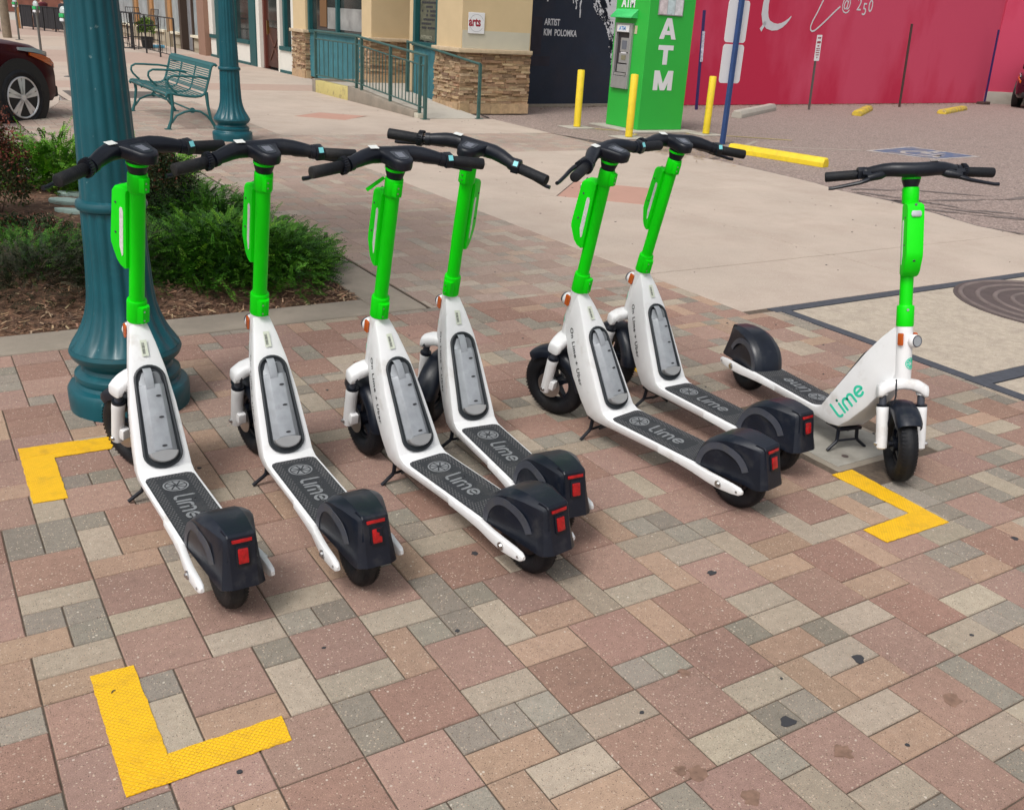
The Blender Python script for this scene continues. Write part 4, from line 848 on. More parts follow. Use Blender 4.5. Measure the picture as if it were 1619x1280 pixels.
SC = [  # a, b, yaw, steer, lean, label
 (.5888, 2.2765, 92.13, 26.3, 1.7, 'leftmost electric scooter, front wheel against the tall teal lamp post, bars turned left'),
 (.9574, 2.2194, 89.37, 7.1, -.3, 'second electric scooter from the left, chipped tail light, bars level and straight'),
 (1.4531, 2.0505, 96.21, -4.9, -2.1, 'third electric scooter from the left with a green tag strap hanging under its bars'),
 (1.6339, 2.2095, 85.16, -45.9, -.3, 'electric scooter tucked behind the third one, bars turned hard right'),
 (2.3573, 2.0804, 97.03, 15.2, -3.0, 'front one of the right hand pair of electric scooters, left grip pointing at the camera'),
 (2.7028, 2.2439, 91.31, -10.3, -.1, 'rear one of the right hand pair of electric scooters, small tag behind its upper clamp'),
 (3.2646, 3.0119, -99.83, -29, -1.1, 'rightmost electric scooter, the only one facing the camera, teal logo on its neck')]
def steer(o, ang):
    Rm = Matrix.Translation(O_) @ Matrix.Rotation(ang, 4, AX) @ Matrix.Translation(-O_); o.matrix_basis = Rm
roots = []
for i, (a, b, yaw, stg, lean, lab) in enumerate(SC):
    rt = base if i == 0 else dup(base, lab)
    roots.append(rt)
for rt, (a, b, yaw, stg, lean, lab) in zip(roots, SC):
    rt['label'] = lab; rt.location = (a, b, 0); rt.rotation_euler = (math.radians(lean), 0, math.radians(yaw))
    for ch in rt.children:
        if ch.get('steer'): steer(ch, math.radians(stg)); del ch['steer']
def steered_part(rt, stg, mb, name, m, lab=None):
    o = mb.build(name, m, rt, smooth=0); steer(o, math.radians(stg))
    if lab: o['label'] = lab
mb = MB(); mb.prism([A(.010, .026, .505), A(.014, .034, .512), A(.085, .055, .440), A(.078, .050, .432)], YV*.0012); steered_part(roots[2], -4.9, mb, 'tag_strap', green2)
mb = MB(); mb.prism([A(.030, -.020, .480), A(.062, -.040, .484), A(.062, -.042, .452), A(.030, -.022, .450)], YV*.001); steered_part(roots[5], -10.3, mb, 'hanging_tag', mat('tag_olive', (.05, .13, .02), .5))
# chip out of the second scooter's tail light
mb = MB(); n_ = V((-1, 0, .2)).normalized(); mb.prism([V((-.091-(.278-z)*.215, y, z))+n_*.0071 for y, z in [(-.0137, .2465), (-.0137, .222), (-.006, .226), (-.007, .234), (.001, .238), (.002, .2465)]], n_*.0006); mb.build('chip', blackp, roots[1], smooth=0)
#SCENE2
# ================================================================ STUCCO BUILDING ALONG THE WALK
STC = [(.34, .225, .13), (.40, .275, .165), (.27, .175, .10), (.44, .32, .20), (.22, .14, .085), (.36, .245, .15), (.31, .19, .11)]
def stones(mb, rng, p0, ex, n, L, z0, z1, base=True):
    """stacked ledge stones on a vertical face: p0 corner, ex along, n outward"""
    p0, ex, n = V(p0), V(ex), V(n)
    def blk(u0, u1, a, b, d, col):
        q = [p0+ex*u0+V((0, 0, a)), p0+ex*u1+V((0, 0, a)), p0+ex*u1+n*d+V((0, 0, a)), p0+ex*u0+n*d+V((0, 0, a))]
        top = [v+V((0, 0, b-a)) for v in q]; j_ = lambda v, s=.004: v+V((rng.uniform(-s, s), rng.uniform(-s, s), rng.uniform(-s, s)))
        mb.hexa(q[:2]+[j_(q[2]), j_(q[3])]+top[:2]+[j_(top[2]), j_(top[3])], col)
    z = z0
    if base:
        u = 0
        while u < L: d = min(rng.uniform(.17, .24), L-u); d = L-u if L-u-d < .08 else d; blk(u+.002, u+d-.002, z0, z0+.17, .055+rng.uniform(0, .006), jit((.42, .29, .17), .12)); u += d
        z = z0+.172
    while z < z1-.01:
        h = min(rng.uniform(.022, .048), z1-z); u = 0
        while u < L: d = min(rng.uniform(.07, .30), L-u); d = L-u if L-u-d < .04 else d; blk(u, u+d-.002, z, z+h-.0015, .025+rng.uniform(0, .035), jit(rng.choice(STC), .2)); u += d
        z += h
bld = thing('stucco_building', 'tan stucco shop building with stacked stone pillar bases and teal window bays', 'building', (8.25, 15, 0))
def lb(mb, m, name, par=bld, **k):
    for i, p in enumerate(mb.v): mb.v[i] = (p[0]-8.25, p[1]-15, p[2])
    return mb.build(name, m, par, **k)
rng = random.Random(14)
def pillar(b0, b1, a1, lip=.06, south=True, zb=.0):
    p = lb(MB().box(8.25, a1, b0, b1, 1.055, 4.2), stucco, 'pillar', smooth=0)
    mb = MB().box(8.25, a1, b0, b1, zb, .985); lb(mb, stuccod, 'pillar_core', p, smooth=0)
    mb = MB(); stones(mb, rng, (8.25, b0-.03, 0), (0, 1, 0), (-1, 0, 0), b1-b0+.03, zb, .985)
    if south: stones(mb, rng, (8.22, b0, 0), (1, 0, 0), (0, -1, 0), a1-8.22, zb, .985)
    lb(mb, stonem, 'stone_cladding', p, smooth=0)
    mb = MB().box(8.25-.10, a1+.0, b0-(.10 if south else 0), b1+.02, .986, 1.054); lb(mb, mat('ledge_stone', (.50, .39, .26), .9, var=.15, vscale=9, bump=.3, bscale=20), 'ledge', p, bevel=.012, seg=2)
    return p
p3 = pillar(14.95, 15.85, 9.62)
lb(MB().box(8.26, 9.6, 14.942, 14.9495, 1.056, 1.34), stuccol, 'patch', p3, smooth=0)
pA = pillar(18.65, 19.13, 9.85, zb=.19)
p1 = pillar(22.32, 23.14, 8.75)
lb(MB().box(8.5, 9.6, 15.855, 16.35, 1.06, 4.2).box(9.0, 9.62, 14.96, 16.3, 0, 1.0), stucco, 'return_wall', smooth=0)
lb(MB().box(8.28, 8.5, 16.85, 17.0, .1, 4.2), stucco, 'pilaster', smooth=0)
lb(MB().box(9.8, 10.0, 16.9, 18.7, 0, 4.2), stuccod, 'alcove_wall', smooth=0)
lb(MB().box(8.2, 10, 14.9, 17.3, 4.2, 4.5).box(8.2, 14, 17.301, 45, 4.2, 4.5), stuccod, 'roof', smooth=0)
lb(MB().box(10.01, 14, 17.3, 45, 0, 4.19), stuccod, 'rear_wall', smooth=0)
def bay(b0, b1, a, z0, zs, label_planks, mull, names=('teal_panel', 'window')):
    o = MB(); n = max(1, round((b1-b0)/.16))
    for k in range(n): q0 = b0+(b1-b0)*k/n; q1 = b0+(b1-b0)*(k+1)/n; o.box(a, a+.03, q0+.003, q1-.003, z0, zs)
    o.box(a+.01, a+.05, b0, b1, z0, zs)
    lb(o, tealw, names[0], smooth=0)
    f = MB().box(a-.05, a+.06, b0, b1, zs, zs+.07); f.box(a-.03, a+.06, b0, b0+.09, zs+.07, 3.2).box(a-.03, a+.06, b1-.09, b1, zs+.07, 3.2)
    for q in mull: f.box(a-.02, a+.05, q-.05, q+.05, zs+.07, 3.2)
    f.box(a-.03, a+.06, b0+.09, b1-.09, 3.1, 3.2); fo = lb(f, tealt, names[1], smooth=0)
    lb(MB().box(a+.062, a+.07, b0+.02, b1-.02, zs+.05, 3.15), glass, 'pane', fo, smooth=0)
    return fo
w1 = bay(19.14, 22.31, 8.33, .05, 1.0, 1, [20.62]); w2 = bay(15.86, 16.84, 8.30, .05, 1.0, 1, [])
lb(MB().box(8.375, 8.385, 21.35, 21.75, 1.15, 2.6), mat('curtain_brown', (.16, .08, .03), .8), 'curtain', w1, smooth=0)
lb(MB().box(8.382, 8.39, 19.25, 21.3, 1.12, 1.55), mat('reflected_white', (.28, .28, .27), .4, var=.3, vscale=3), 'window_reflection', w1, smooth=0)  # pale panel before the pane paints a white reflection in the glass
# poster with lines of print in the second window
po = lb(MB().box(8.35, 8.36, 15.98, 16.70, 1.10, 2.4), mat('poster_olive', (.10, .10, .065), .6, var=.4, vscale=6), 'poster', w2, smooth=0)
mb = MB(); rr = random.Random(3)
for k in range(8):
    z = 1.30+.07*k; u = 16.64
    while u > 16.08: d = rr.uniform(.03, .08); (mb.box(8.345, 8.35, u-d, u, z, z+.035) if rr.random() < .75 else None); u -= d+.015
lb(mb, ink, 'print', po, smooth=0)
text_mesh('lettering', 'ENTRANCE', .085, mat('poster_ink', (.35, .34, .25), .6), po, (8.344-8.25, 16.66-15, 1.13), (0, -1, 0), (0, 0, 1), .002, .001)
# arts sign on the corner pillar
t = thing('arts_sign', 'small square white sign with a red word on the corner pillar', 'sign', (8.51, 14.935, 1.455))
MB().box(-.155, .155, -.012, 0, -.165, .165).build('panel', signw, t, bevel=.003, seg=1)
mb = MB(); ribbon(mb, arc(0, 0, .135, 20, 330, 24), .006, (0, -.0125, 0), (1, 0, 0), (0, 0, 1), .001, cap=False); mb.build('circle', mat('sign_grey', (.4, .4, .42), .5), t, smooth=0)
text_mesh('lettering', 'arts', .20, signr, t, (-.148, -.0128, -.045), (1, 0, 0), (0, 0, 1), .002, .006, sx=.74)
# shop with brown door
def wpanel(b0, b1, z1=.52):
    o = lb(MB().box(8.27, 8.34, b0, b1, .06, z1), whitew, 'white_panel', smooth=0)
    lb(MB().box(8.24, 8.36, b0, b1, 0, .065), tealt, 'skirting', o, smooth=0); lb(MB().box(8.23, 8.36, b0, b1, z1, z1+.09), tealt, 'sill', o, smooth=0)
for b0, b1 in ((23.36, 24.14), (26.55, 27.85), (27.95, 29.0), (29.55, 30.3)): wpanel(b0, b1)
for q in ((8.27, 8.4, 23.15, 23.35, 0, 3.2), (8.27, 8.4, 24.15, 24.33, 0, 3.2), (8.27, 8.4, 25.72, 25.98, 0, 3.2), (8.26, 8.4, 30.0, 30.4, .62, 3.2)): lb(MB().box(*q), whitew, 'cream_jamb', smooth=0)
for q in ((8.24, 8.4, 26.0, 26.5, 0, 3.2), (8.24, 8.4, 27.86, 27.94, .1, 3.2), (8.2, 8.4, 29.05, 29.5, 0, 3.2), (8.26, 8.4, 23.78, 23.9, .6, 3.2)): lb(MB().box(*q), tealt, 'teal_post', smooth=0)
for b0, b1 in ((23.36, 24.14), (26.5, 27.86), (27.94, 29.05), (29.5, 30.0)):
    o = lb(MB().box(8.34, 8.37, b0, b1, .6, 3.2), glass, 'shop_window', smooth=0)
d = lb(MB().box(8.42, 8.47, 24.45, 25.6, .05, 2.3), doorw, 'door', smooth=0)
for q in ((8.36, 8.50, 24.34, 24.45, 0, 2.4), (8.36, 8.50, 25.6, 25.71, 0, 2.4)): lb(MB().box(*q), mat('door_frame', (.12, .03, .02), .5), 'door_frame', d, smooth=0)
mb = MB()
for s in (1, -1): mb.hexa([(8.40, 25.02-s*.4, .2), (8.42, 25.02-s*.4, .2), (8.42, 25.02-s*.33, .2), (8.40, 25.02-s*.33, .2), (8.40, 25.02+s*.33, .85), (8.42, 25.02+s*.33, .85), (8.42, 25.02+s*.4, .85), (8.40, 25.02+s*.4, .85)])
lb(mb, mat('door_moulding', (.09, .035, .022), .5), 'cross_moulding', d, smooth=0)
lb(MB().box(8.40, 8.419, 24.7, 25.35, 1.0, 2.1), glass, 'door_glass', d, smooth=0)
lb(MB().box(8.37, 8.42, 25.42, 25.47, .82, 1.15), brass, 'handle', d)
lb(MB().box(8.5, 8.7, 23.15, 30.4, 0, 3.2), mat('dark_inside', (.02, .02, .02), .8), 'interior_wall', smooth=0)
lb(MB().box(8.12, 8.6, 30.4, 31.15, 0, 4.19), brownp, 'pilaster', smooth=0)
# beige shop with curtained windows
for b0, b1 in ((31.2, 32.4), (34.0, 35.1), (35.9, 37.7), (38.5, 40.2), (41, 44)):
    o = lb(MB().box(8.3, 8.6, b0, b1, 0, .43), stuccod, 'wall', smooth=0)
    lb(MB().box(8.2, 8.6, b0, b1, .431, .5), creamm, 'sill', o, smooth=0); lb(MB().box(8.28, 8.6, b0+.1, b1-.1, .12, .34), mat('recess_panel', (.38, .33, .25), .9), 'panel', o, smooth=0)
    lb(MB().box(8.35, 8.4, b0, b1, .5, 3.2), glassl, 'shop_window', smooth=0)
lb(MB().box(8.5, 8.6, 32.4, 34.0, 0, 3.2), mat('shop_door_grey', (.24, .24, .25), .4, var=.2), 'shop_door', smooth=0)
for q in ((8.28, 8.6, 33.75, 34.0, 0, 3.2), (8.28, 8.45, 32.38, 32.46, 0, 3.2)): lb(MB().box(*q), mat('frame_dark', (.05, .03, .02), .5), 'door_frame', smooth=0)
for b in (35.15, 37.8, 40.3): lb(MB().box(8.30, 8.5, b, b+.4, .45, 3.2), orangew, 'wood_post', smooth=0); lb(MB().box(8.22, 8.5, b, b+.75, 0, .44), stuccod, 'post_base', smooth=0)
for b in (35.56, 38.22, 40.72): lb(MB().box(8.31, 8.5, b, b+.33, .45, 3.2), mat('brown_post2', (.17, .11, .06), .7), 'wood_post', smooth=0)

# ---- entrance ramp with kerbs
t = thing('entrance_ramp', 'concrete entrance ramp beside the stone pillars with a yellow painted landing edge', 'ramp', (7.1, 14.1, 0))
def lr_(mb, m, name, par=t, **k):
    for i, p in enumerate(mb.v): mb.v[i] = (p[0]-7.1, p[1]-14.1, p[2])
    return mb.build(name, m, par, **k)
mb = MB().prism([(7.22, 14.13, -.02), (7.22, 14.13, .006), (7.22, 17.05, .20), (7.22, 18.85, .20), (7.22, 18.85, -.02)], (1.03, 0, 0)); lr_(mb, concl, 'ramp_surface', smooth=0)
lr_(MB().box(8.25, 9.8, 16.9, 18.65, -.02, .205), concl, 'landing', smooth=0)
mb = MB().prism([(7.08, 14.35, -.02), (7.08, 14.35, .10), (7.08, 15.0, .125), (7.08, 17.06, .255), (7.08, 17.06, -.02)], (.14, 0, 0)); lr_(mb, concg, 'side_kerb', bevel=.008)
lr_(MB().box(7.085, 7.22, 14.20, 14.34, -.02, .075), stuccol, 'kerb_block', bevel=.006)
lr_(MB().box(7.08, 7.22, 17.065, 18.68, -.02, .225), mat('faded_yellow', (.52, .44, .17), .85, var=.1, vscale=5, dirt=(.20, .16, .09), dscale=5, dlo=.52, dhi=.66), 'yellow_kerb', bevel=.008)
lr_(MB().box(7.08, 8.25, 18.69, 18.86, -.02, .245), concg, 'end_kerb', bevel=.006)
def railing(label, cat, segs, posts, group=None, bal=True):
    t = thing('handrail', label, 'handrail', (posts[0][0], posts[0][1], 0), 0, group); ox, oy = posts[0][0], posts[0][1]
    def fin(mb, n): 
        mb.v = [(p[0]-ox, p[1]-oy, p[2]) for p in mb.v]; return mb.build(n, railm, t)
    for (a, b, z0, z1) in posts: fin(MB().box(a-.022, a+.022, b-.022, b+.022, z0, z1), 'post'); 
    mb = MB(); mb.tube(segs, .021, 10); fin(mb, 'top_rail')
    return t, fin
t, fin = railing('dark green handrail with balusters on the street side of the ramp', 'handrail', [(7.14, 18.8, 1.12), (7.14, 16.9, 1.12), (7.14, 15.4, 1.03), (7.14, 14.1, .955), (7.14, 14.04, .94)], [(7.14, 14.05, 0, .955), (7.14, 14.25, .07, .93), (7.14, 15.36, .13, 1.02), (7.14, 16.56, .21, 1.1), (7.14, 16.79, .22, 1.12), (7.14, 18.8, .22, 1.12)])
mb = MB(); mb.tube([(7.14, 18.8, .98), (7.14, 16.8, .98), (7.14, 15.4, .88), (7.14, 14.1, .80)], .013, 8); mb.tube([(7.14, 18.8, .32), (7.14, 16.8, .33), (7.14, 15.4, .25), (7.14, 14.1, .17)], .013, 8); fin(mb, 'middle_rail')
zt_ = lambda b, t0, t1: t0 if b > 16.8 else t1+(t0-t1)*(b-14.1)/2.7
k = 0; b = 14.12
mb_all = []
while b < 18.75:
    if min(abs(b-q) for q in (14.25, 15.36, 16.56, 16.79)) > .04: fin(MB().box(7.134, 7.146, b-.006, b+.006, zt_(b, .33, .17), zt_(b, .98, .80)), 'baluster')
    b += .13 if b < 16.7 else .235
for q in ((14.05),): fin(MB().box(7.08, 7.2, q-.06, q+.06, 0, .008), 'base_plate')
t, fin = railing('single green handrail without balusters in front of the corner stone pillar', 'handrail', [(8.16, 16.84, 1.06), (8.16, 15.68, .98), (8.16, 14.35, .865), (8.16, 14.13, .85)], [(8.16, 14.13, 0, .85), (8.16, 16.8, .19, 1.05)])
fin(MB().box(8.10, 8.22, 14.07, 14.19, 0, .008), 'base_plate')

# ================================================================ MURAL BUILDING
E1 = V((19.4, 2.3, 0)).normalized(); W0 = V((9.6, 16.2, 0)); N1 = V((E1.y, -E1.x, 0))
mur = thing('mural_building', 'painted building side wall, dark navy mural on the left and crimson wall to the right', 'building', W0)
def WP(a, z, off=0.0): d = (a-9.6)/E1.x; return E1*d+V((0, 0, z))+N1*off
def wpan(a0, a1, z0, z1, off0, off1, m, name, par=mur, smooth=0):
    mb = MB().hexa([WP(a0, z0, off0), WP(a1, z0, off0), WP(a1, z0, off1), WP(a0, z0, off1), WP(a0, z1, off0), WP(a1, z1, off0), WP(a1, z1, off1), WP(a0, z1, off1)]); return mb.build(name, m, par, smooth=smooth)
wpan(9.6, 14.4, .0, 5.5, -.4, 0, navy, 'navy_wall'); wpan(14.4, 28.6, -.01, 5.5, -.4, 0, redw, 'crimson_wall')
wpan(9.7, 14.4, -.02, .035, 0, .04, concg, 'footing')
wpan(9.99, 10.76, .95, 1.62, 0, .004, navyghost, 'painted_board'); wpan(9.75, 11.0, .74, .92, 0, .004, navyghost, 'painted_board')
# white mural figure with a ragged inner edge, and dark flecks over it
rr = random.Random(6); edge_ = [(11.95, 2.9), (12.02, 2.3), (12.04, 2.0), (12.05, 1.86), (12.15, 1.74), (12.26, 1.67), (12.36, 1.59), (12.47, 1.44), (12.55, 1.26), (12.60, 1.16), (12.54, 1.13), (12.60, 1.0), (12.66, .79), (12.72, .55), (12.8, .3)]
pl = []
for i in range(len(edge_)-1):
    for k in range(8): t_ = k/8; pl.append((edge_[i][0]*(1-t_)+edge_[i+1][0]*t_+rr.gauss(0, .012), edge_[i][1]*(1-t_)+edge_[i+1][1]*t_+rr.gauss(0, .008)))
mb = MB()
for i in range(len(pl)-1): mb.prism([WP(pl[i][0], pl[i][1]), WP(pl[i+1][0], pl[i+1][1]), WP(14.2, pl[i+1][1]), WP(14.2, pl[i][1])], N1*.003)
fig = mb.build('white_figure', muralw, mur, smooth=0)
mb = MB()
def blot(a, z, s, st=1, an=0):
    n = rr.randint(5, 8); c_, s_ = math.cos(an), math.sin(an); pp = []
    for k in range(n): u = s*st*rr.uniform(.5, 1.2)*math.cos(2*PI*k/n); v_ = s*rr.uniform(.5, 1.2)*math.sin(2*PI*k/n); pp.append(WP(a+u*c_-v_*s_, z+u*s_+v_*c_, .0032))
    mb.prism(pp, N1*.001)
for k in range(520):
    i = rr.randrange(len(pl)); a, z = pl[i]; d = abs(rr.gauss(0, .12)); blot(a+d+.01, z+rr.uniform(-.05, .05), rr.uniform(.005, .024)*max(.3, 1-d*2.2), rr.uniform(1, 2.2), -1+rr.uniform(-.4, .4))
for (a, z, s) in [(12.3, 1.95, .07), (12.38, 1.8, .05), (12.2, 2.1, .08), (12.42, 1.66, .035), (12.52, 1.55, .03), (12.3, 2.25, .08), (12.45, 1.98, .03), (12.62, 1.16, .06)]:
    for k in range(6): blot(a+rr.gauss(0, .03), z+rr.gauss(0, .04), s*rr.uniform(.4, .9), 1.8, -1)
mb.build('dark_flecks', navy, fig, smooth=0)
mb = MB()
for (a, z0, z1, w_) in [(11.50, 1.86, 2.5, .035), (11.58, 1.78, 2.4, .04), (11.70, 1.62, 2.5, .045), (11.62, 1.95, 2.5, .06), (11.75, 2.0, 2.5, .05), (11.45, 2.02, 2.5, .05), (10.83, 1.90, 2.4, .05), (10.76, 1.97, 2.4, .04)]:
    p = []; z = z1
    while z > z0: p.append((a+rr.gauss(0, .010), z)); z -= .05
    for i in range(len(p)-1):
        if rr.random() < .78 or a == 11.70: ww = w_*rr.uniform(.35, .9); mb.prism([WP(p[i][0]-ww/2, p[i][1]), WP(p[i][0]+ww/2, p[i][1]), WP(p[i+1][0]+ww*.4, p[i+1][1]), WP(p[i+1][0]-ww*.4, p[i+1][1])], N1*.003)
mb.build('white_strands', muralw, mur, smooth=0)
text_mesh('lettering', 'ARTIST', .165, muralw, mur, WP(10.81, 1.485, .003), E1, (0, 0, 1), .002, .004, sx=.74)
text_mesh('lettering', 'KIM  POLOMKA', .165, muralw, mur, WP(10.80, 1.30, .003), E1, (0, 0, 1), .002, .004, sx=.74)
# white marks on the crimson wall
mb = MB(); ribbon(mb, [(17.49, 2.9), (17.46, 2.5), (17.43, 2.2), (17.44, 2.0), (17.50, 1.86), (17.62, 1.77), (17.80, 1.73), (17.98, 1.73), (18.15, 1.78), (18.28, 1.85), (18.38, 1.92), (18.45, 1.99)], [.20, .19, .21, .24, .24, .20, .17, .14, .11, .08, .05, .02], WP(9.6, 0, .003)-V(WP(9.6, 0))*0-E1*9.6, E1*1.0, (0, 0, 1), .002, cap=False)
ribbon(mb, [(17.52, 1.82), (17.42, 1.70), (17.37, 1.64)], [.10, .08, .10], WP(9.6, 0, .003)-E1*9.6, E1, (0, 0, 1), .002, cap=False); mb.build('white_hook', muralw, mur, smooth=0)
mb = MB(); pp = [(19.72, 2.6), (19.60, 2.38), (19.45, 2.12), (19.32, 1.92), (19.27, 1.80), (19.29, 1.72), (19.36, 1.69), (19.46, 1.71), (19.60, 1.79), (19.80, 1.92), (20.0, 2.06), (20.2, 2.20), (20.36, 2.30)]
ribbon(mb, pp, .038, WP(9.6, 0, .003)-E1*9.6, E1, (0, 0, 1), .002, cap=False); mb.build('white_loop', muralw, mur, smooth=0)
text_mesh('lettering', '@', .42, muralw, mur, WP(20.34, 2.24, .003), E1, (0, 0, 1), .002, .0, sx=.9)
text_mesh('lettering', '2', .42, muralw, mur, WP(20.98, 2.25, .003), E1, (0, 0, 1), .002, .0); text_mesh('lettering', '5', .42, muralw, mur, WP(21.24, 2.15, .003), E1, (0, 0, 1), .002, .0); text_mesh('lettering', '0', .42, muralw, mur, WP(21.49, 2.24, .003), E1, (0, 0, 1), .002, .0)
# wing at the right end, standing on a concrete plinth
q0 = V((28.6, 18.42, 0)); q1 = V((34.0, 17.0, 0)); ee = (q1-q0).normalized(); nn = V((ee.y, -ee.x, 0)); LL = (q1-q0).length
mb = MB(); f = lambda d, z, o_: q0-W0+ee*d+V((0, 0, z))+nn*o_
mb.hexa([f(0, .33, -.3), f(LL, .33, -.3), f(LL, .33, 0), f(0, .33, 0), f(0, 5.5, -.3), f(LL, 5.5, -.3), f(LL, 5.5, 0), f(0, 5.5, 0)]); mb.build('crimson_wing', redw, mur, smooth=0)
mb = MB(); mb.hexa([f(0, -.05, -.3), f(LL, -.05, -.3), f(LL, -.05, .06), f(0, -.05, .06), f(0, .328, -.3), f(LL, .328, -.3), f(LL, .328, .06), f(0, .328, .06)]); mb.build('plinth', concl, mur, bevel=.01)

# ================================================================ ATM
t = thing('atm_booth', 'bright green cash machine booth with tall white letters', 'cash machine', (10.15, 12.43, 0))
at = lambda mb, m, n, par=t, **k: (setattr(mb, 'v', [(p[0]-10.15, p[1]-12.43, p[2]) for p in mb.v]), mb.build(n, m, par, **k))[1]
at(MB().box(10.15, 11.08, 12.43, 13.28, .012, 2.6), atmg, 'cabinet', bevel=.006, seg=1)
at(MB().box(9.93, 11.25, 12.22, 13.45, -.02, .010), concl, 'base_slab', bevel=.005, seg=1)
mc = at(MB().box(10.10, 10.149, 12.76, 13.19, .61, .80).box(10.10, 10.149, 12.76, 12.81, .80, 1.60).box(10.10, 10.149, 13.14, 13.19, .80, 1.60).box(10.10, 10.149, 12.81, 13.14, 1.46, 1.60), greym, 'machine_surround', bevel=.004, seg=1)
at(MB().box(10.143, 10.1485, 12.811, 13.139, .80, 1.459), darkm, 'machine_recess', mc, smooth=0)
at(MB().box(10.115, 10.142, 12.83, 13.03, 1.17, 1.38).box(10.118, 10.142, 12.83, 13.05, 1.00, 1.15).box(10.122, 10.142, 12.83, 13.08, .86, .98), greym, 'machine_panel', mc, bevel=.003, seg=1)
at(MB().box(10.11, 10.1145, 12.87, 12.99, 1.21, 1.34), screen2, 'machine_screen', mc, smooth=0)
at(MB().box(10.112, 10.1175, 12.87, 12.98, 1.05, 1.12), mat('keypad', (.2, .19, .12), .6), 'keypad', mc, smooth=0); at(MB().box(10.112, 10.1175, 12.86, 13.0, 1.145, 1.165), signw, 'card_slot', mc, smooth=0)
at(MB().box(10.105, 10.142, 12.83, 13.12, .81, .85), greym, 'cash_tray', mc, smooth=0)
sg = at(MB().box(10.094, 10.099, 12.82, 13.13, 1.47, 1.57), signw, 'machine_sign', mc, smooth=0)
text_mesh('lettering', 'ATM', .085, signb, sg, (10.0935-10.15, 13.08-12.43, 1.49), (0, -1, 0), (0, 0, 1), .001, .002)
at(MB().prism([(10.149, 12.70, 1.81), (10.02, 12.70, 1.70), (10.02, 12.70, 1.675), (10.149, 12.70, 1.675)], (0, .54, 0)), atmg2, 'awning', bevel=.003, seg=1)
at(MB().box(10.143, 10.149, 12.68, 12.74, 1.45, 1.57), mat('label_tan', (.5, .45, .3), .7), 'label', smooth=0)
text_mesh('lettering', 'ATM', .19, signw, t, (-.003, 13.13-12.43, 1.84), (0, -1, 0), (0, 0, 1), .003, .008, sx=.86)
def blockletters(ch, a0, a1, z0, z1):
    mb = MB(); w_ = a1-a0; h = z1-z0; s = w_*.27
    P_ = {'T': [[(0, 1-.26*.95), (1, 1-.26*.95), (1, 1), (0, 1)], [(.35, 0), (.65, 0), (.65, .76), (.35, .76)]],
          'A': [[(0, 0), (.27, 0), (.62, 1), (.36, 1)], [(.73, 0), (1, 0), (.64, 1), (.38, 1)], [(.22, .2), (.78, .2), (.70, .40), (.30, .40)]],
          'M': [[(0, 0), (.24, 0), (.24, 1), (0, 1)], [(.76, 0), (1, 0), (1, 1), (.76, 1)], [(.38, 0), (.62, 0), (.27, 1), (.03, 1)], [(.38, 0), (.62, 0), (.97, 1), (.73, 1)]]}
    for i, poly in enumerate(P_[ch]): mb.prism([V((a0+p[0]*w_-10.15, -.0005-.0004*i, z0+p[1]*h)) for p in poly], (0, -.002-.0006*i, 0))
    mb.build('letter', signw, t, smooth=0)
blockletters('A', 10.40, 10.74, 1.40, 1.71); blockletters('T', 10.41, 10.72, 1.02, 1.31); blockletters('M', 10.38, 10.77, .63, .93)
nf = at(MB().box(10.32, 10.82, 12.412, 12.429, 1.745, 2.0), greym, 'notice_frame', bevel=.004, seg=1)
for k in range(3): at(MB().box(10.335+.158*k, 10.485+.158*k, 12.409, 12.4115, 1.76, 1.985), mat('notice_%d' % k, [(.62, .55, .56), (.50, .60, .62), (.64, .64, .66)][k], .5, var=.25, vscale=12), 'notice', nf, smooth=0)
# bollards
def bollard(a, b, lab, h=.87):
    t = thing('bollard', lab, 'bollard', (a, b, 0), 0, 'yellow bollards around the cash machine')
    mb = MB(); mb.lathe([(.057, 0), (.057, h-.01), (.05, h), (.01, h+.004)], n=24); mb.build('pipe', yellowp, t); MB().box(-.24, .24, -.2, .2, -.02, -.006).build('footing', concl, t, bevel=.004, seg=1)
bollard(9.395, 13.05, 'yellow bollard in front of the navy wall, left of the cash machine'); bollard(9.464, 11.776, 'yellow bollard overlapping the corner of the green cash machine', .9); bollard(11.283, 12.04, 'yellow bollard right of the cash machine, before the crimson wall', .89)
mb = MB()
for (p, q) in [((9.5, 12.95), (10.0, 12.6)), ((9.6, 11.9), (9.95, 12.2)), ((11.0, 12.2), (11.25, 12.1)), ((11.4, 11.95), (12.4, 11.2))]:
    p = V((*p, 0)); q = V((*q, 0)); n_ = V((-(q-p).y, (q-p).x, 0)).normalized()*.03; mb.prism([p+n_+V((0, 0, -.0165)), p-n_+V((0, 0, -.0165)), q-n_+V((0, 0, -.0165)), q+n_+V((0, 0, -.0165))], (0, 0, .0015))
tag(mb.build('faded_yellow_lines', mat('line_yellow', (.45, .36, .12), .85), smooth=0), kind='structure')
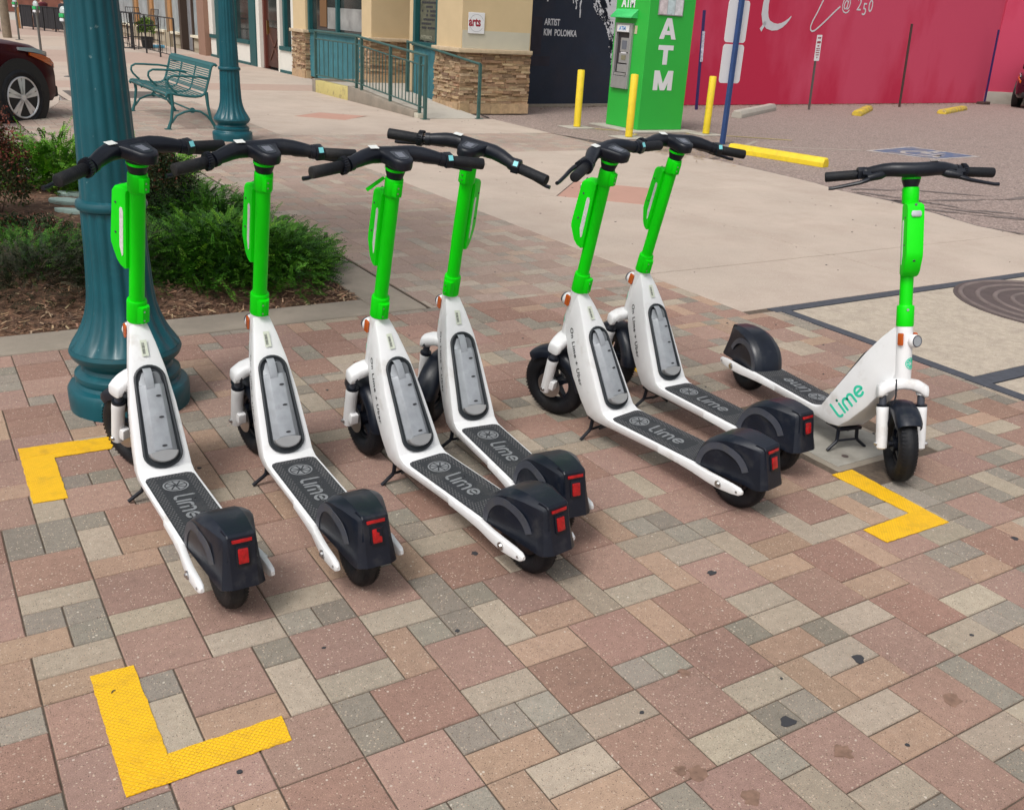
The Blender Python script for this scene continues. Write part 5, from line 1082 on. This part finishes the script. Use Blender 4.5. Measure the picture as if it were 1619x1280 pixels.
# sign posts
t = thing('sign_post', 'blue painted square post carrying two blank white sign panels', 'sign post', (10.62, 10.946, 0))
MB().box(-.032, .032, -.032, .032, -.02, 3.0).build('post', bluep, t, bevel=.004, seg=1)
def rpanel(z0, z1, w_, y, m, par, name='sign_panel', r=.05, x=0):
    mb = MB(); pp = []
    for (cx_, cz, a0) in ((x+w_/2-r, z1-r, 0), (x-w_/2+r, z1-r, 90), (x-w_/2+r, z0+r, 180), (x+w_/2-r, z0+r, 270)): pp += [(cx_+r*math.cos(math.radians(a0+k*18)), y, cz+r*math.sin(math.radians(a0+k*18))) for k in range(6)]
    mb.prism(pp, (0, .004, 0)); return mb.build(name, m, par, smooth=0)
rpanel(.86, 1.40, .42, .034, signw, t); rpanel(1.425, 2.0, .42, .034, signw, t)
def pole(name, lab, a, b, h, m, tilt=0, r=.028):
    t = thing(name, lab, 'pole', (a, b, 0)); t.rotation_euler = (0, tilt, 0); MB().box(-r, r, -r*.6, r*.6, -.05, h).build('post', m, t); return t
t = pole('bare_post', 'thin purple post with a small sticker, right beside the cash machine', 14.616, 15.986, 1.95, purplep, -.06)
rpanel(.95, 1.55, .07, -.035, mat('sticker_pale', (.5, .5, .6), .5, var=.5, vscale=20), t, 'sticker', .01)
t = pole('sign_post', 'grey post with a narrow white notice in red print before the crimson wall', 18.292, 16.154, 1.5, greyp, -.05, .024); t['category'] = 'sign post'
sp = rpanel(1.06, 1.62, .17, -.03, signw, t, 'sign_panel', .015)
for tx, z in (('TENANT', 1.52), ('PARKING', 1.42), ('ONLY', 1.35), ('ALL', 1.28), ('OTHERS', 1.21), ('TOWED', 1.14)): pass
mb = MB(); rr = random.Random(2)
for z, w_, h in ((1.54, .11, .03), (1.44, .12, .045), (1.37, .06, .03), (1.32, .12, .018), (1.28, .12, .018), (1.23, .12, .02), (1.18, .10, .02), (1.12, .03, .03)):
    u = -w_/2
    while u < w_/2: d = rr.uniform(.008, .02); mb.box(u, min(w_/2, u+d), -.0325, -.0305, z, z+h); u += d+.004
mb.build('print', signr, sp, smooth=0)
pole('bare_post', 'bare brown steel post in front of the crimson wall', 22.68, 16.982, 2.03, brownpost, -.08)
t = pole('bare_post', 'purple post with a bolted foot at the corner of the crimson wall', 28.026, 18.029, 2.08, purplep, -.06); MB().box(-.22, .12, -.12, .12, -.03, .06).build('foot_plate', brownpost, t, bevel=.01)
# wheel stops
yellowd = mat('yellow_worn', (0.56, 0.40, 0.035), 0.8, var=.2, vscale=4, dirt=(.30, .22, .12), dscale=6, dlo=.48, dhi=.62)
def stop(a0, b0, a1, b1, w_, h, m, lab):
    p = V((a0, b0, 0)); q = V((a1, b1, 0)); L_ = (q-p).length; t = MB()
    prof = [(-w_/2, 0), (w_/2, 0), (w_/2, h*.5), (w_*.30, h), (-w_*.30, h), (-w_/2, h*.5)]
    t.loft([[V((x, y*s, z*s)) for y, z in prof] for x, s in ((0, .88), (.02, 1), (L_-.02, 1), (L_, .88))]); o = t.build('wheel_stop', m, smooth=20, bevel=.004, seg=1)
    o.location = (a0, b0, -.022); o.rotation_euler = (0, 0, math.atan2(b1-b0, a1-a0)); tag(o, lab, 'wheel stop', 'parking wheel stops on the lot')
stop(10.09, 10.22, 10.38, 8.72, .16, .12, yellowp, 'long yellow wheel stop behind the blue sign post, nearest on the lot')
stop(14.3, 14.45, 16.9, 16.0, .22, .14, concl, 'grey concrete wheel stop by the crimson wall'); stop(18.4, 14.85, 20.4, 16.15, .22, .11, yellowd, 'worn yellow wheel stop between the notice post and the bare brown post'); stop(22.1, 15.3, 24.6, 16.4, .22, .10, yellowd, 'farthest yellow wheel stop, right of the bare brown post')
# accessible parking symbol
qa = [V((12.76, 10.0, 0)), V((13.13, 9.0, 0)), V((14.4, 9.1, 0)), V((14.23, 10.3, 0))]
def QB(u, v_, z): return (qa[0]*(1-u)+qa[1]*u)*(1-v_)+(qa[3]*(1-u)+qa[2]*u)*v_+V((0, 0, z))
mb = MB().prism([QB(0, 0, -.021), QB(1, 0, -.021), QB(1, 1, -.021), QB(0, 1, -.021)], (0, 0, .003)); tag(mb.build('painted_border', roadw, smooth=0), kind='structure')
mb = MB().prism([QB(.06, .06, -.017), QB(.94, .06, -.017), QB(.94, .94, -.017), QB(.06, .94, -.017)], (0, 0, .0015)); tag(mb.build('painted_blue_field', handib, smooth=0), kind='structure')
mb = MB()
def sy(pts, w_):
    for i in range(len(pts)-1):
        p, q = V(pts[i]), V(pts[i+1]); n_ = V((-(q-p).y, (q-p).x)).normalized()*w_/2
        mb.prism([QB(*(p+n_), -.0152), QB(*(p-n_), -.0152), QB(*(q-n_), -.0152), QB(*(q+n_), -.0152)], (0, 0, .0012))
sy(arc(.55, .42, .25, 110, 370, 12), .06); sy([(.5, .85), (.5, .48), (.75, .46), (.85, .2)], .07); sy([(.5, .68), (.70, .68)], .05); sy(arc(.5, .9, .04, 0, 360, 8), .05)
tag(mb.build('painted_wheelchair_symbol', roadw, smooth=0), kind='structure')
mb = MB()
for (p, q) in [((9.6, 9.9), (11.6, 11.2)), ((11.2, 10.6), (12.7, 10.02))]:
    p = V((*p, -.0205)); q = V((*q, -.0205)); n_ = V((-(q-p).y, (q-p).x, 0)).normalized()*.04; mb.prism([p+n_, p-n_, q-n_, q+n_], (0, 0, .002))
tag(mb.build('worn_parking_line', mat('worn_line', (.33, .28, .24), .9), smooth=0), kind='structure')
# leaf litter and dirt along the wall foot
mb = MB(); rr = random.Random(17)
for k in range(500):
    d = rr.uniform(10, 28); p = W0+E1*(d-9.6)+N1*abs(rr.gauss(.1, .25)); s = rr.uniform(.01, .05); an = rr.uniform(0, 6)
    mb.add([p+V((s*math.cos(an+j*1.57)*rr.uniform(.4, 1), s*math.sin(an+j*1.57)*rr.uniform(.4, 1), -.016+rr.uniform(0, .02))) for j in range(4)], [(0, 1, 2, 3)], jit((.22, .15, .09), .5))
tag(mb.build('leaf_litter', chipm, smooth=0), 'dry leaves and grit along the foot of the painted wall', 'leaf litter', kind='stuff')

# ================================================================ BENCH
t = thing('park_bench', 'teal slatted metal bench with curled arms beside the far lamp post', 'bench', (3.25, 14.05, 0))
def BP(x, y, z): return (x, y, z)      # x towards the backrest (+a), y along the bench
prof = [(-.30, .40), (-.315, .42), (-.30, .445), (-.26, .45), (-.16, .435), (-.05, .42), (.05, .415), (.12, .425), (.165, .45), (.19, .50), (.215, .58), (.24, .66), (.26, .74), (.275, .785), (.30, .81), (.33, .805), (.345, .78)]
sm = []
for i in range(len(prof)-1):
    for k in range(3): u = k/3; sm.append((prof[i][0]*(1-u)+prof[i+1][0]*u, prof[i][1]*(1-u)+prof[i+1][1]*u))
L2 = 1.08
for nm, rng_, sp_ in (('seat_slat', (0, 24), 2), ('back_slat', (25, 48), 1)):
    for i in range(rng_[0], rng_[1], sp_):
        x, z = sm[i]; MB().box(-.010, .010, -L2, L2, -.005, .005).build(nm, tealb, t, smooth=0).location = (x, 0, z); o = C.objects[-1]
        j = min(i+1, len(sm)-1); o.rotation_euler = (0, -math.atan2(sm[j][1]-sm[i][1], sm[j][0]-sm[i][0]) if j > i else 0, 0); o.scale = (.75, 1, 1)
for y in (-L2, L2, -.36, .36):
    mb = MB(); mb.tube([(x, y, z-.012) for x, z in sm], .016 if abs(y) > 1 else .011, 8); mb.build('side_frame' if abs(y) > 1 else 'strap', tealb, t)
for y in (-L2, L2):
    mb = MB(); mb.tube([(-.25, y, .43), (-.24, y, .30), (-.27, y, .12), (-.31, y, .01)], [.024, .02, .018, .024], 8); mb.build('leg', tealb, t)
    mb = MB(); mb.tube([(.19, y, .46), (.20, y, .30), (.23, y, .12), (.29, y, .01)], [.024, .02, .018, .024], 8); mb.build('leg', tealb, t)
    mb = MB(); mb.tube([(-.27+.0, y, .08), (-.2, y, .17), (-.1, y, .215), (0, y, .235), (.1, y, .22), (.18, y, .17), (.25, y, .08)], .014, 8); mb.disc((0, y, .235), (0, 1, 0), .035, .012, 12)
    mb.build('arch_brace', tealb, t)
    for x in (-.32, .30): MB().box(x-.04, x+.04, y-.03, y+.03, 0, .012).build('foot', tealb, t)
for y in (-L2, 0, L2):
    mb = MB(); mb.tube([(.225, y, .63), (.10, y, .645), (-.10, y, .65), (-.22, y, .65), (-.275, y, .62), (-.285, y, .57), (-.26, y, .52), (-.21, y, .47), (-.18, y, .445)], .014, 8); mb.build('armrest', tealb, t)
mb = MB(); mb.tube([(0, -L2, .235), (0, L2, .235)], .012, 8); mb.build('stretcher', tealb, t)

# ================================================================ KERB, METERS, POLE
mb = MB(); kp = [(-3, 12.2), (0, 13.4), (1.1, 13.86), (1.33, 14.05), (1.55, 14.4), (1.72, 14.9), (1.90, 15.5), (2.10, 16.2), (2.25, 17.2), (2.33, 18.4), (2.6, 24), (3.0, 40), (3.3, 58)]
for i in range(len(kp)-1):
    p, q = V((*kp[i], 0)), V((*kp[i+1], 0)); n_ = V((-(q-p).y, (q-p).x, 0)).normalized()*.16
    mb.prism([p+n_+V((0, 0, -.12)), p+V((0, 0, -.12)), q+V((0, 0, -.12)), q+n_+V((0, 0, -.12))], (0, 0, .124))
tag(mb.build('kerb', conc, smooth=0), kind='structure')
slab_sheet('tree_pit', [[(2.42, 17.05), (3.9, 17.1), (3.9, 18.3), (2.45, 18.3)]], mat('pit_grate', (.10, .085, .075), .8, var=.2, vscale=5), .003, .01)
def meter(a, b, lab, h=1.28):
    t = thing('parking_meter', lab, 'parking meter', (a, b, 0), 0, 'parking meters along the kerb')
    mb = MB(); mb.cyl((0, 0, 0), (0, 0, h-.34), .03, n=12); mb.build('post', greyp, t)
    mb = MB(); mb.lathe([(.12, 0), (.12, .01), (.05, .02)], n=20); mb.build('base_plate', greyp, t)
    mb = MB(); mb.loft([[V((.05*w_*math.cos(2*PI*k/16), .085*w_*math.sin(2*PI*k/16), z)) for k in range(16)] for z, w_ in ((h-.36, .45), (h-.30, .8), (h-.26, 1), (h-.12, 1.1), (h-.06, 1.0), (h-.02, .7), (h, .2))]); hd = mb.build('head', greyp, t)
    mb = MB(); mb.box(-.062, .062, -.075, .075, h-.20, h-.13); mb.build('green_band', mat('meter_green', (.02, .38, .10), .5), hd, bevel=.01)
    mb = MB(); mb.box(-.06, .06, -.06, .06, h-.27, h-.215); mb.build('plate', signw, hd, bevel=.006)
    mb = MB(); mb.loft([[V((.052*w_*math.cos(2*PI*k/16), .088*w_*math.sin(2*PI*k/16), z)) for k in range(16)] for z, w_ in ((h-.12, 1.08), (h-.06, 1.05), (h-.018, .75), (h+.003, .2))]); mb.build('dome', mat('meter_dome', (.42, .47, .46), .2), hd)
    t.rotation_euler = (0, 0, .35)
meter(3.03, 21.3, 'nearest parking meter, just left of the tall lamp post shaft'); meter(3.375, 28.1, 'second parking meter above the parked car bonnet'); meter(3.75, 36.2, 'third parking meter beside the wooden pole', 1.25); meter(3.78, 42.5, 'farthest parking meter at the left edge of the picture', 1.25)
t = thing('utility_pole', 'brown wooden pole between the two farthest parking meters', 'pole', (3.53, 37.4, 0)); mb = MB(); mb.tube([(0, 0, -.1), (0, 0, 7)], [.14, .11], 14); mb.build('shaft', woodpole, t)
mb = MB()
for k in range(6): mb.flat([(-1+k*.9, 47), (-.5+k*.9, 47), (.2+k*.9, 56), (-.3+k*.9, 56)], -.011, .002)
tag(mb.build('crosswalk_stripes', roadw, smooth=0), kind='structure')
g = MB().flat([(-6, 58), (9, 58), (9, 75), (-6, 75)], -.0105); tag(g.build('far_pavement', concl, smooth=0), kind='structure')

# ================================================================ CAFE: fence panels, railing, tall chairs, people
def fence(a0, b0, a1, b1, lab, h=.92, n=3):
    t = thing('cafe_fence', lab, 'fence', (a0, b0, 0), math.atan2(b1-b0, a1-a0), 'black cafe fences'); L_ = math.hypot(a1-a0, b1-b0)
    for k in range(n):
        mb = MB(); x0 = L_*k/n+.04; x1 = L_*(k+1)/n-.04; m_ = 14
        mb.loft([[V((x0+(x1-x0)*j/m_, .02*math.sin(j*1.9+k), z)) for j in range(m_+1)]+[V((x0+(x1-x0)*(m_-j)/m_, .02*math.sin((m_-j)*1.9+k)+.01, z)) for j in range(m_+1)] for z in (.10, h-.03)]); mb.build('fabric_panel', blackfab, t, smooth=30)
    for k in range(n+1): MB().box(L_*k/n-.02, L_*k/n+.02, -.02, .02, 0, h).build('post', blackiron, t, smooth=0)
    mb = MB(); mb.box(0, L_, -.02, .02, h-.03, h); mb.build('top_rail', blackiron, t, smooth=0)
fence(4.95, 46.2, 6.25, 43.4, 'black fabric cafe fence to the left of the two meters nearest', .92, 4); fence(6.25, 43.4, 6.75, 40.5, 'black fabric cafe fence behind the tall lamp post', .95, 3)
t = thing('barrier_post', 'orange wooden post at the left end of the black fabric fence', 'post', (4.86, 46.5, 0)); MB().box(-.07, .07, -.07, .07, 0, 1.6).build('post', orangew, t)
def person(a, b, rz, shirt, lab, h=0):
    me = bpy.data.meshes.new('person'); vs = [(0, 0, .52), (0, 0, .72), (0, 0, .95), (0, 0, 1.06), (.02, 0, 1.14), (.03, 0, 1.24), (0, .19, .98), (.04, .24, .76), (.26, .18, .72), (0, -.19, .98), (.04, -.24, .76), (.26, -.18, .72), (.12, .10, .50), (.42, .12, .52), (.42, .12, .08), (.52, .12, .04), (.12, -.10, .50), (.42, -.12, .52), (.42, -.12, .08), (.52, -.12, .04)]
    es = [(0, 1), (1, 2), (2, 3), (3, 4), (4, 5), (2, 6), (6, 7), (7, 8), (2, 9), (9, 10), (10, 11), (0, 12), (12, 13), (13, 14), (14, 15), (0, 16), (16, 17), (17, 18), (18, 19)]
    rad = [.15, .14, .16, .07, .06, .095, .06, .045, .03, .06, .045, .03, .09, .07, .05, .035, .09, .07, .05, .035]
    me.from_pydata(vs, es, []); o = bpy.data.objects.new('person', me); C.objects.link(o)
    md = o.modifiers.new('skin', 'SKIN'); md.use_smooth_shade = True
    if not me.skin_vertices: 
        me_bm = bmesh.new(); me_bm.from_mesh(me); me_bm.verts.layers.skin.verify(); me_bm.to_mesh(me); me_bm.free()
    for v, r_ in zip(me.skin_vertices[0].data, rad): v.radius = (r_, r_)
    me.skin_vertices[0].data[0].use_root = True
    s2 = o.modifiers.new('sub', 'SUBSURF'); s2.levels = 1; s2.render_levels = 1
    me.materials.append(skin); o.location = (a, b, 0); o.rotation_euler = (0, 0, rz); tag(o, lab, 'person')
    mb = MB(); mb.lathe([(.105, 1.20), (.115, 1.26), (.10, 1.32), (.05, 1.355), (.01, 1.36)], .02, 0, 16); mb.build('hair', hairm, o)
    mb = MB(); mb.loft([[V((.175*w_*math.cos(2*PI*k/16)*.85, .23*w_*math.sin(2*PI*k/16), z)) for k in range(16)] for z, w_ in ((.50, .95), (.70, .9), (.90, 1.05), (1.0, 1.0), (1.06, .5))]); mb.build('shirt', shirt, o)
    ch = thing('cafe_chair', lab.replace('seated person', 'dark chair under the person'), 'chair', (a, b, 0), rz, 'dark cafe chairs'); MB().box(-.2, .22, -.2, .2, .40, .43).build('seat', blackiron, ch); MB().box(-.22, -.19, -.2, .2, .43, .85).build('backrest', blackiron, ch)
    for x in (-.19, .2):
        for y in (-.18, .18): MB().box(x-.012, x+.012, y-.012, y+.012, 0, .40).build('leg', blackiron, ch)
person(5.9, 47.0, 2.2, shirt1, 'seated person in a maroon top behind the black fence'); person(6.5, 45.6, 3.6, shirt2, 'seated person in a black top behind the black fence'); person(6.9, 43.6, 3.0, shirt3, 'seated person in a pale pink top behind the black fence')
# low black railing and tall wire chairs beside the beige shop
t = thing('iron_railing', 'thin black iron railing on the walk in front of the beige shop', 'railing', (6.5, 27.3, 0))
for y in (0, 1.7, 3.4, 5.1, 6.7): MB().box(-.02, .02, y-.02, y+.02, 0, 1.05).build('post', blackiron, t, smooth=0)
mb = MB().box(-.015, .015, 0, 6.7, 1.03, 1.06); mb.build('top_rail', blackiron, t, smooth=0); mb = MB().box(-.012, .012, 0, 6.7, .12, .14); mb.build('bottom_rail', blackiron, t, smooth=0)
for k in range(1, 14): MB().box(-.006, .006, k*.48-.006, k*.48+.006, .14, 1.03).build('bar', blackiron, t, smooth=0)
MB().box(-.1, .1, -.1, .1, 0, .03).build('foot', blackiron, t)
def tall_chair(a, b, rz, lab):
    t = thing('bar_chair', lab, 'chair', (a, b, 0), rz, 'tall black wire chairs at the beige shop')
    MB().box(-.2, .2, -.2, .2, .70, .73).build('seat', blackiron, t)
    for x, y in ((-.2, -.2), (-.2, .2), (.2, -.2), (.2, .2)): mb = MB(); mb.cyl((x*1.2, y*1.2, 0), (x, y, .70), .014, n=8); mb.build('leg', blackiron, t)
    mb = MB(); mb.tube([(.2, -.2, .72), (.26, -.21, 1.18), (.26, .21, 1.18), (.2, .2, .72)], .014, 8)
    for k in range(-2, 3): mb.cyl((.205, k*.07, .73), (.255, k*.07, 1.18), .007, n=6)
    mb.build('backrest', blackiron, t)
    mb = MB(); mb.tube([(-.23, -.23, .3), (.23, -.23, .3), (.23, .23, .3), (-.23, .23, .3)], .01, 6, closed=True); mb.build('foot_rail', blackiron, t)
tall_chair(7.0, 32.6, .3, 'tall black wire chair nearest the iron railing'); tall_chair(6.3, 33.6, 2.6, 'tall black wire chair half hidden by the lamp post'); tall_chair(7.0, 34.4, 1.6, 'tall black wire chair behind the other two')
t = thing('bistro_table', 'tall black bistro table between the wire chairs', 'table', (6.65, 33.4, 0)); mb = MB(); mb.lathe([(.30, 0), (.28, .02), (.03, .03), (.03, 1.02)], n=20); mb.build('pedestal', blackiron, t); mb = MB(); mb.lathe([(.33, 1.02), (.33, 1.05), (.01, 1.051)], n=28); mb.build('table_top', blackiron, t)
t = thing('potted_plant', 'yellow green leafy plant in a dark pot by the wire chairs', 'plant', (7.15, 33.6, 0)); mb = MB(); mb.lathe([(.15, 0), (.2, .35), (.17, .34), (.01, .33)], n=20); mb.build('pot', blackiron, t)
mb = MB(); leaves(mb, random.Random(5), (0, 0, .38), .28, .28, .5, 900, [(.12, .22, .03), (.2, .32, .05), (.08, .16, .03)], .05); mb.build('foliage', leafm, t, smooth=0)
o = MB().box(-.25, .25, -.12, .12, 0, .09).build('tray', mat('tray_blue', (.12, .42, .62), .5), bevel=.02); o.location = (7.55, 34.2, 0); tag(o, 'light blue plastic tray on the ground by the beige shop wall', 'tray')

# ================================================================ CARS
def suv(name, lab, loc, rz, paint):
    t = thing(name, lab, 'car', loc, rz, None); mb = MB()
    secs = [(-3.95, .45, .80, .95, .70), (-3.85, .30, .90, 1.05, .84), (-3.4, .28, .94, 1.08, .92), (-2.8, .28, .95, 1.08, .93), (-1.5, .28, .95, 1.07, .94), (-.75, .28, .95, 1.06, .94), (-.3, .28, .95, 1.05, .93), (.15, .28, .945, 1.00, .90), (.45, .28, .92, .96, .84), (.70, .28, .84, .90, .70), (.88, .30, .66, .80, .52), (.97, .36, .40, .66, .30)]
    rg = []
    for (x, zb, hw, zt, hwt) in secs:
        half = [(0, zb), (hw*.90, zb), (hw*.99, zb+.10), (hw, zb+.32), (hw*.985, zt-.16), (hwt, zt-.03), (hwt*.85, zt+.02), (hwt*.4, zt+.055), (0, zt+.065)]
        rg.append([V((x, -y, z)) for y, z in half]+[V((x, y, z)) for y, z in half[-2:0:-1]])
    mb.loft(rg); body = mb.build('body', paint, t, smooth=50)
    mb = MB(); rg = []
    for (x, zb, hw, zt, hwt) in [(-3.8, 1.02, .82, 1.10, .75), (-3.5, 1.04, .84, 1.60, .66), (-3.0, 1.05, .86, 1.72, .66), (-1.8, 1.05, .86, 1.75, .66), (-1.1, 1.05, .86, 1.70, .64), (-.6, 1.04, .85, 1.40, .70), (-.2, 1.03, .84, 1.13, .80), (.0, 1.0, .82, 1.05, .80)]:
        half = [(0, zb), (hw, zb), (hwt+.02, zt-.08), (hwt-.08, zt), (0, zt+.03)]; rg.append([V((x, -y, z)) for y, z in half]+[V((x, y, z)) for y, z in half[-2:0:-1]])
    mb.loft(rg); mb.build('windows', carglass, t, smooth=40)
    mb = MB().box(-3.4, -1.2, -.60, .60, 1.76, 1.80); mb.build('roof', paint, t, bevel=.02)
    for (x, s) in ((0, -1), (0, 1), (-2.8, -1), (-2.8, 1)):
        a_ = MB(); a_.disc((x, s*.88, .39), (0, 1, 0), .445, .16, 40); ar = a_.build('wheel_arch', carblk, t)
        w_ = MB(); w_.torus((x, s*.885, .365), (0, 1, 0), .305, .062, 48, 12, 1.5); ty = w_.build('wheel', rubber, t); w2_ = MB(); w2_.disc((x, s*.90, .365), (0, 1, 0), .25, .10, 40); w2_.build('brake_drum', carblk, ty)
        r_ = MB(); r_.torus((x, s*.965, .365), (0, 1, 0), .245, .012, 48, 8); r_.disc((x, s*.962, .365), (0, 1, 0), .04, .03, 20)
        for k in range(5):
            for dd in (-.11, .11):
                an = 2*PI*k/5+.3; d0 = V((math.cos(an), 0, math.sin(an))); d1 = V((math.cos(an+dd*1.3), 0, math.sin(an+dd*1.3))); tt = V((-math.sin(an), 0, math.cos(an))); c = V((x, s*.962, .365))
                r_.loft([[c+d0*.03+tt*q*.022+YV*s*h for q, h in ((-1, -.01), (1, -.01), (1, .012), (-1, .012))], [c+d1*.245+tt*q*.026+YV*s*h for q, h in ((-1, -.012), (1, -.012), (1, .004), (-1, .004))]])
        r_.build('rim', chrome, ty, smooth=30)
    for s in (-1, 1):
        mb = MB(); mb.loft([[V((x, s*(y+o_), z)) for y, z in ((hw, z0), (hw, z1))]+[V((x, s*(y+o_-.03), z)) for y, z in ((hw, z1), (hw, z0))] for (x, hw, z0, z1, o_) in ((.22, .938, .865, .90, .008), (.42, .905, .80, .875, .012), (.62, .85, .73, .82, .02), (.78, .74, .69, .75, .03))]); hl = mb.build('headlight', amber, t, smooth=40)
        mb = MB(); mb.loft([[V((x, s*(hw+o_), z)) for z in (z0, z1)]+[V((x, s*(hw+o_-.03), z)) for z in (z1, z0)] for (x, hw, z0, z1, o_) in ((.05, .93, .93, .965, .008), (.30, .92, .90, .955, .012), (.60, .82, .855, .90, .02))]); mb.build('headlight_glass', lensm, hl, smooth=40)
        mb = MB(); mb.box(-.95, -.75, s*1.0-.1, s*1.0+.1, 1.05, 1.20); mb.build('mirror', paint, t, bevel=.03)
    mb = MB().box(.55, .965, -.62, .62, .30, .45); mb.build('bumper_grille', carblk, t, bevel=.03)
    mb = MB()
    for s in (-1, 1): mb.tube([(-.30, s*.2, 1.06), (-.38, s*.75, 1.10)], .012, 6)
    mb.build('wiper', carblk, t)
    return t
# the right front wheel stands at (1.35, 14.2)
hd = math.radians(39); off = V((0, -.93, 0)); off.rotate(Matrix.Rotation(hd, 3, 'Z')); 
suv('parked_car', 'dark red car parked nose in at the kerb, chrome spoked wheel', (1.39-off.x, 14.03-off.y, -.09), hd, carp)
suv('parked_car', 'dark car just entering the right edge by the crimson wall', (29.0, 16.6, -.02), math.radians(200), carp2)
# ================================================================ buildings across the street
t = thing('brick_building', 'long low brick building across the far end of the street', 'building', (-20, 78, 0)); MB().box(0, 34, 0, 8, 0, 7).build('wall', mat('brick_far', (.25, .10, .07), .9, var=.2, vscale=3), t, smooth=0)
for k in range(8): o = MB().box(1+4*k, 4+4*k, -.03, .02, 1, 3).build('window', whitew, t, smooth=0); MB().box(1.2+4*k, 3.8+4*k, -.05, -.035, 1.2, 2.8).build('pane', glass, o, smooth=0)
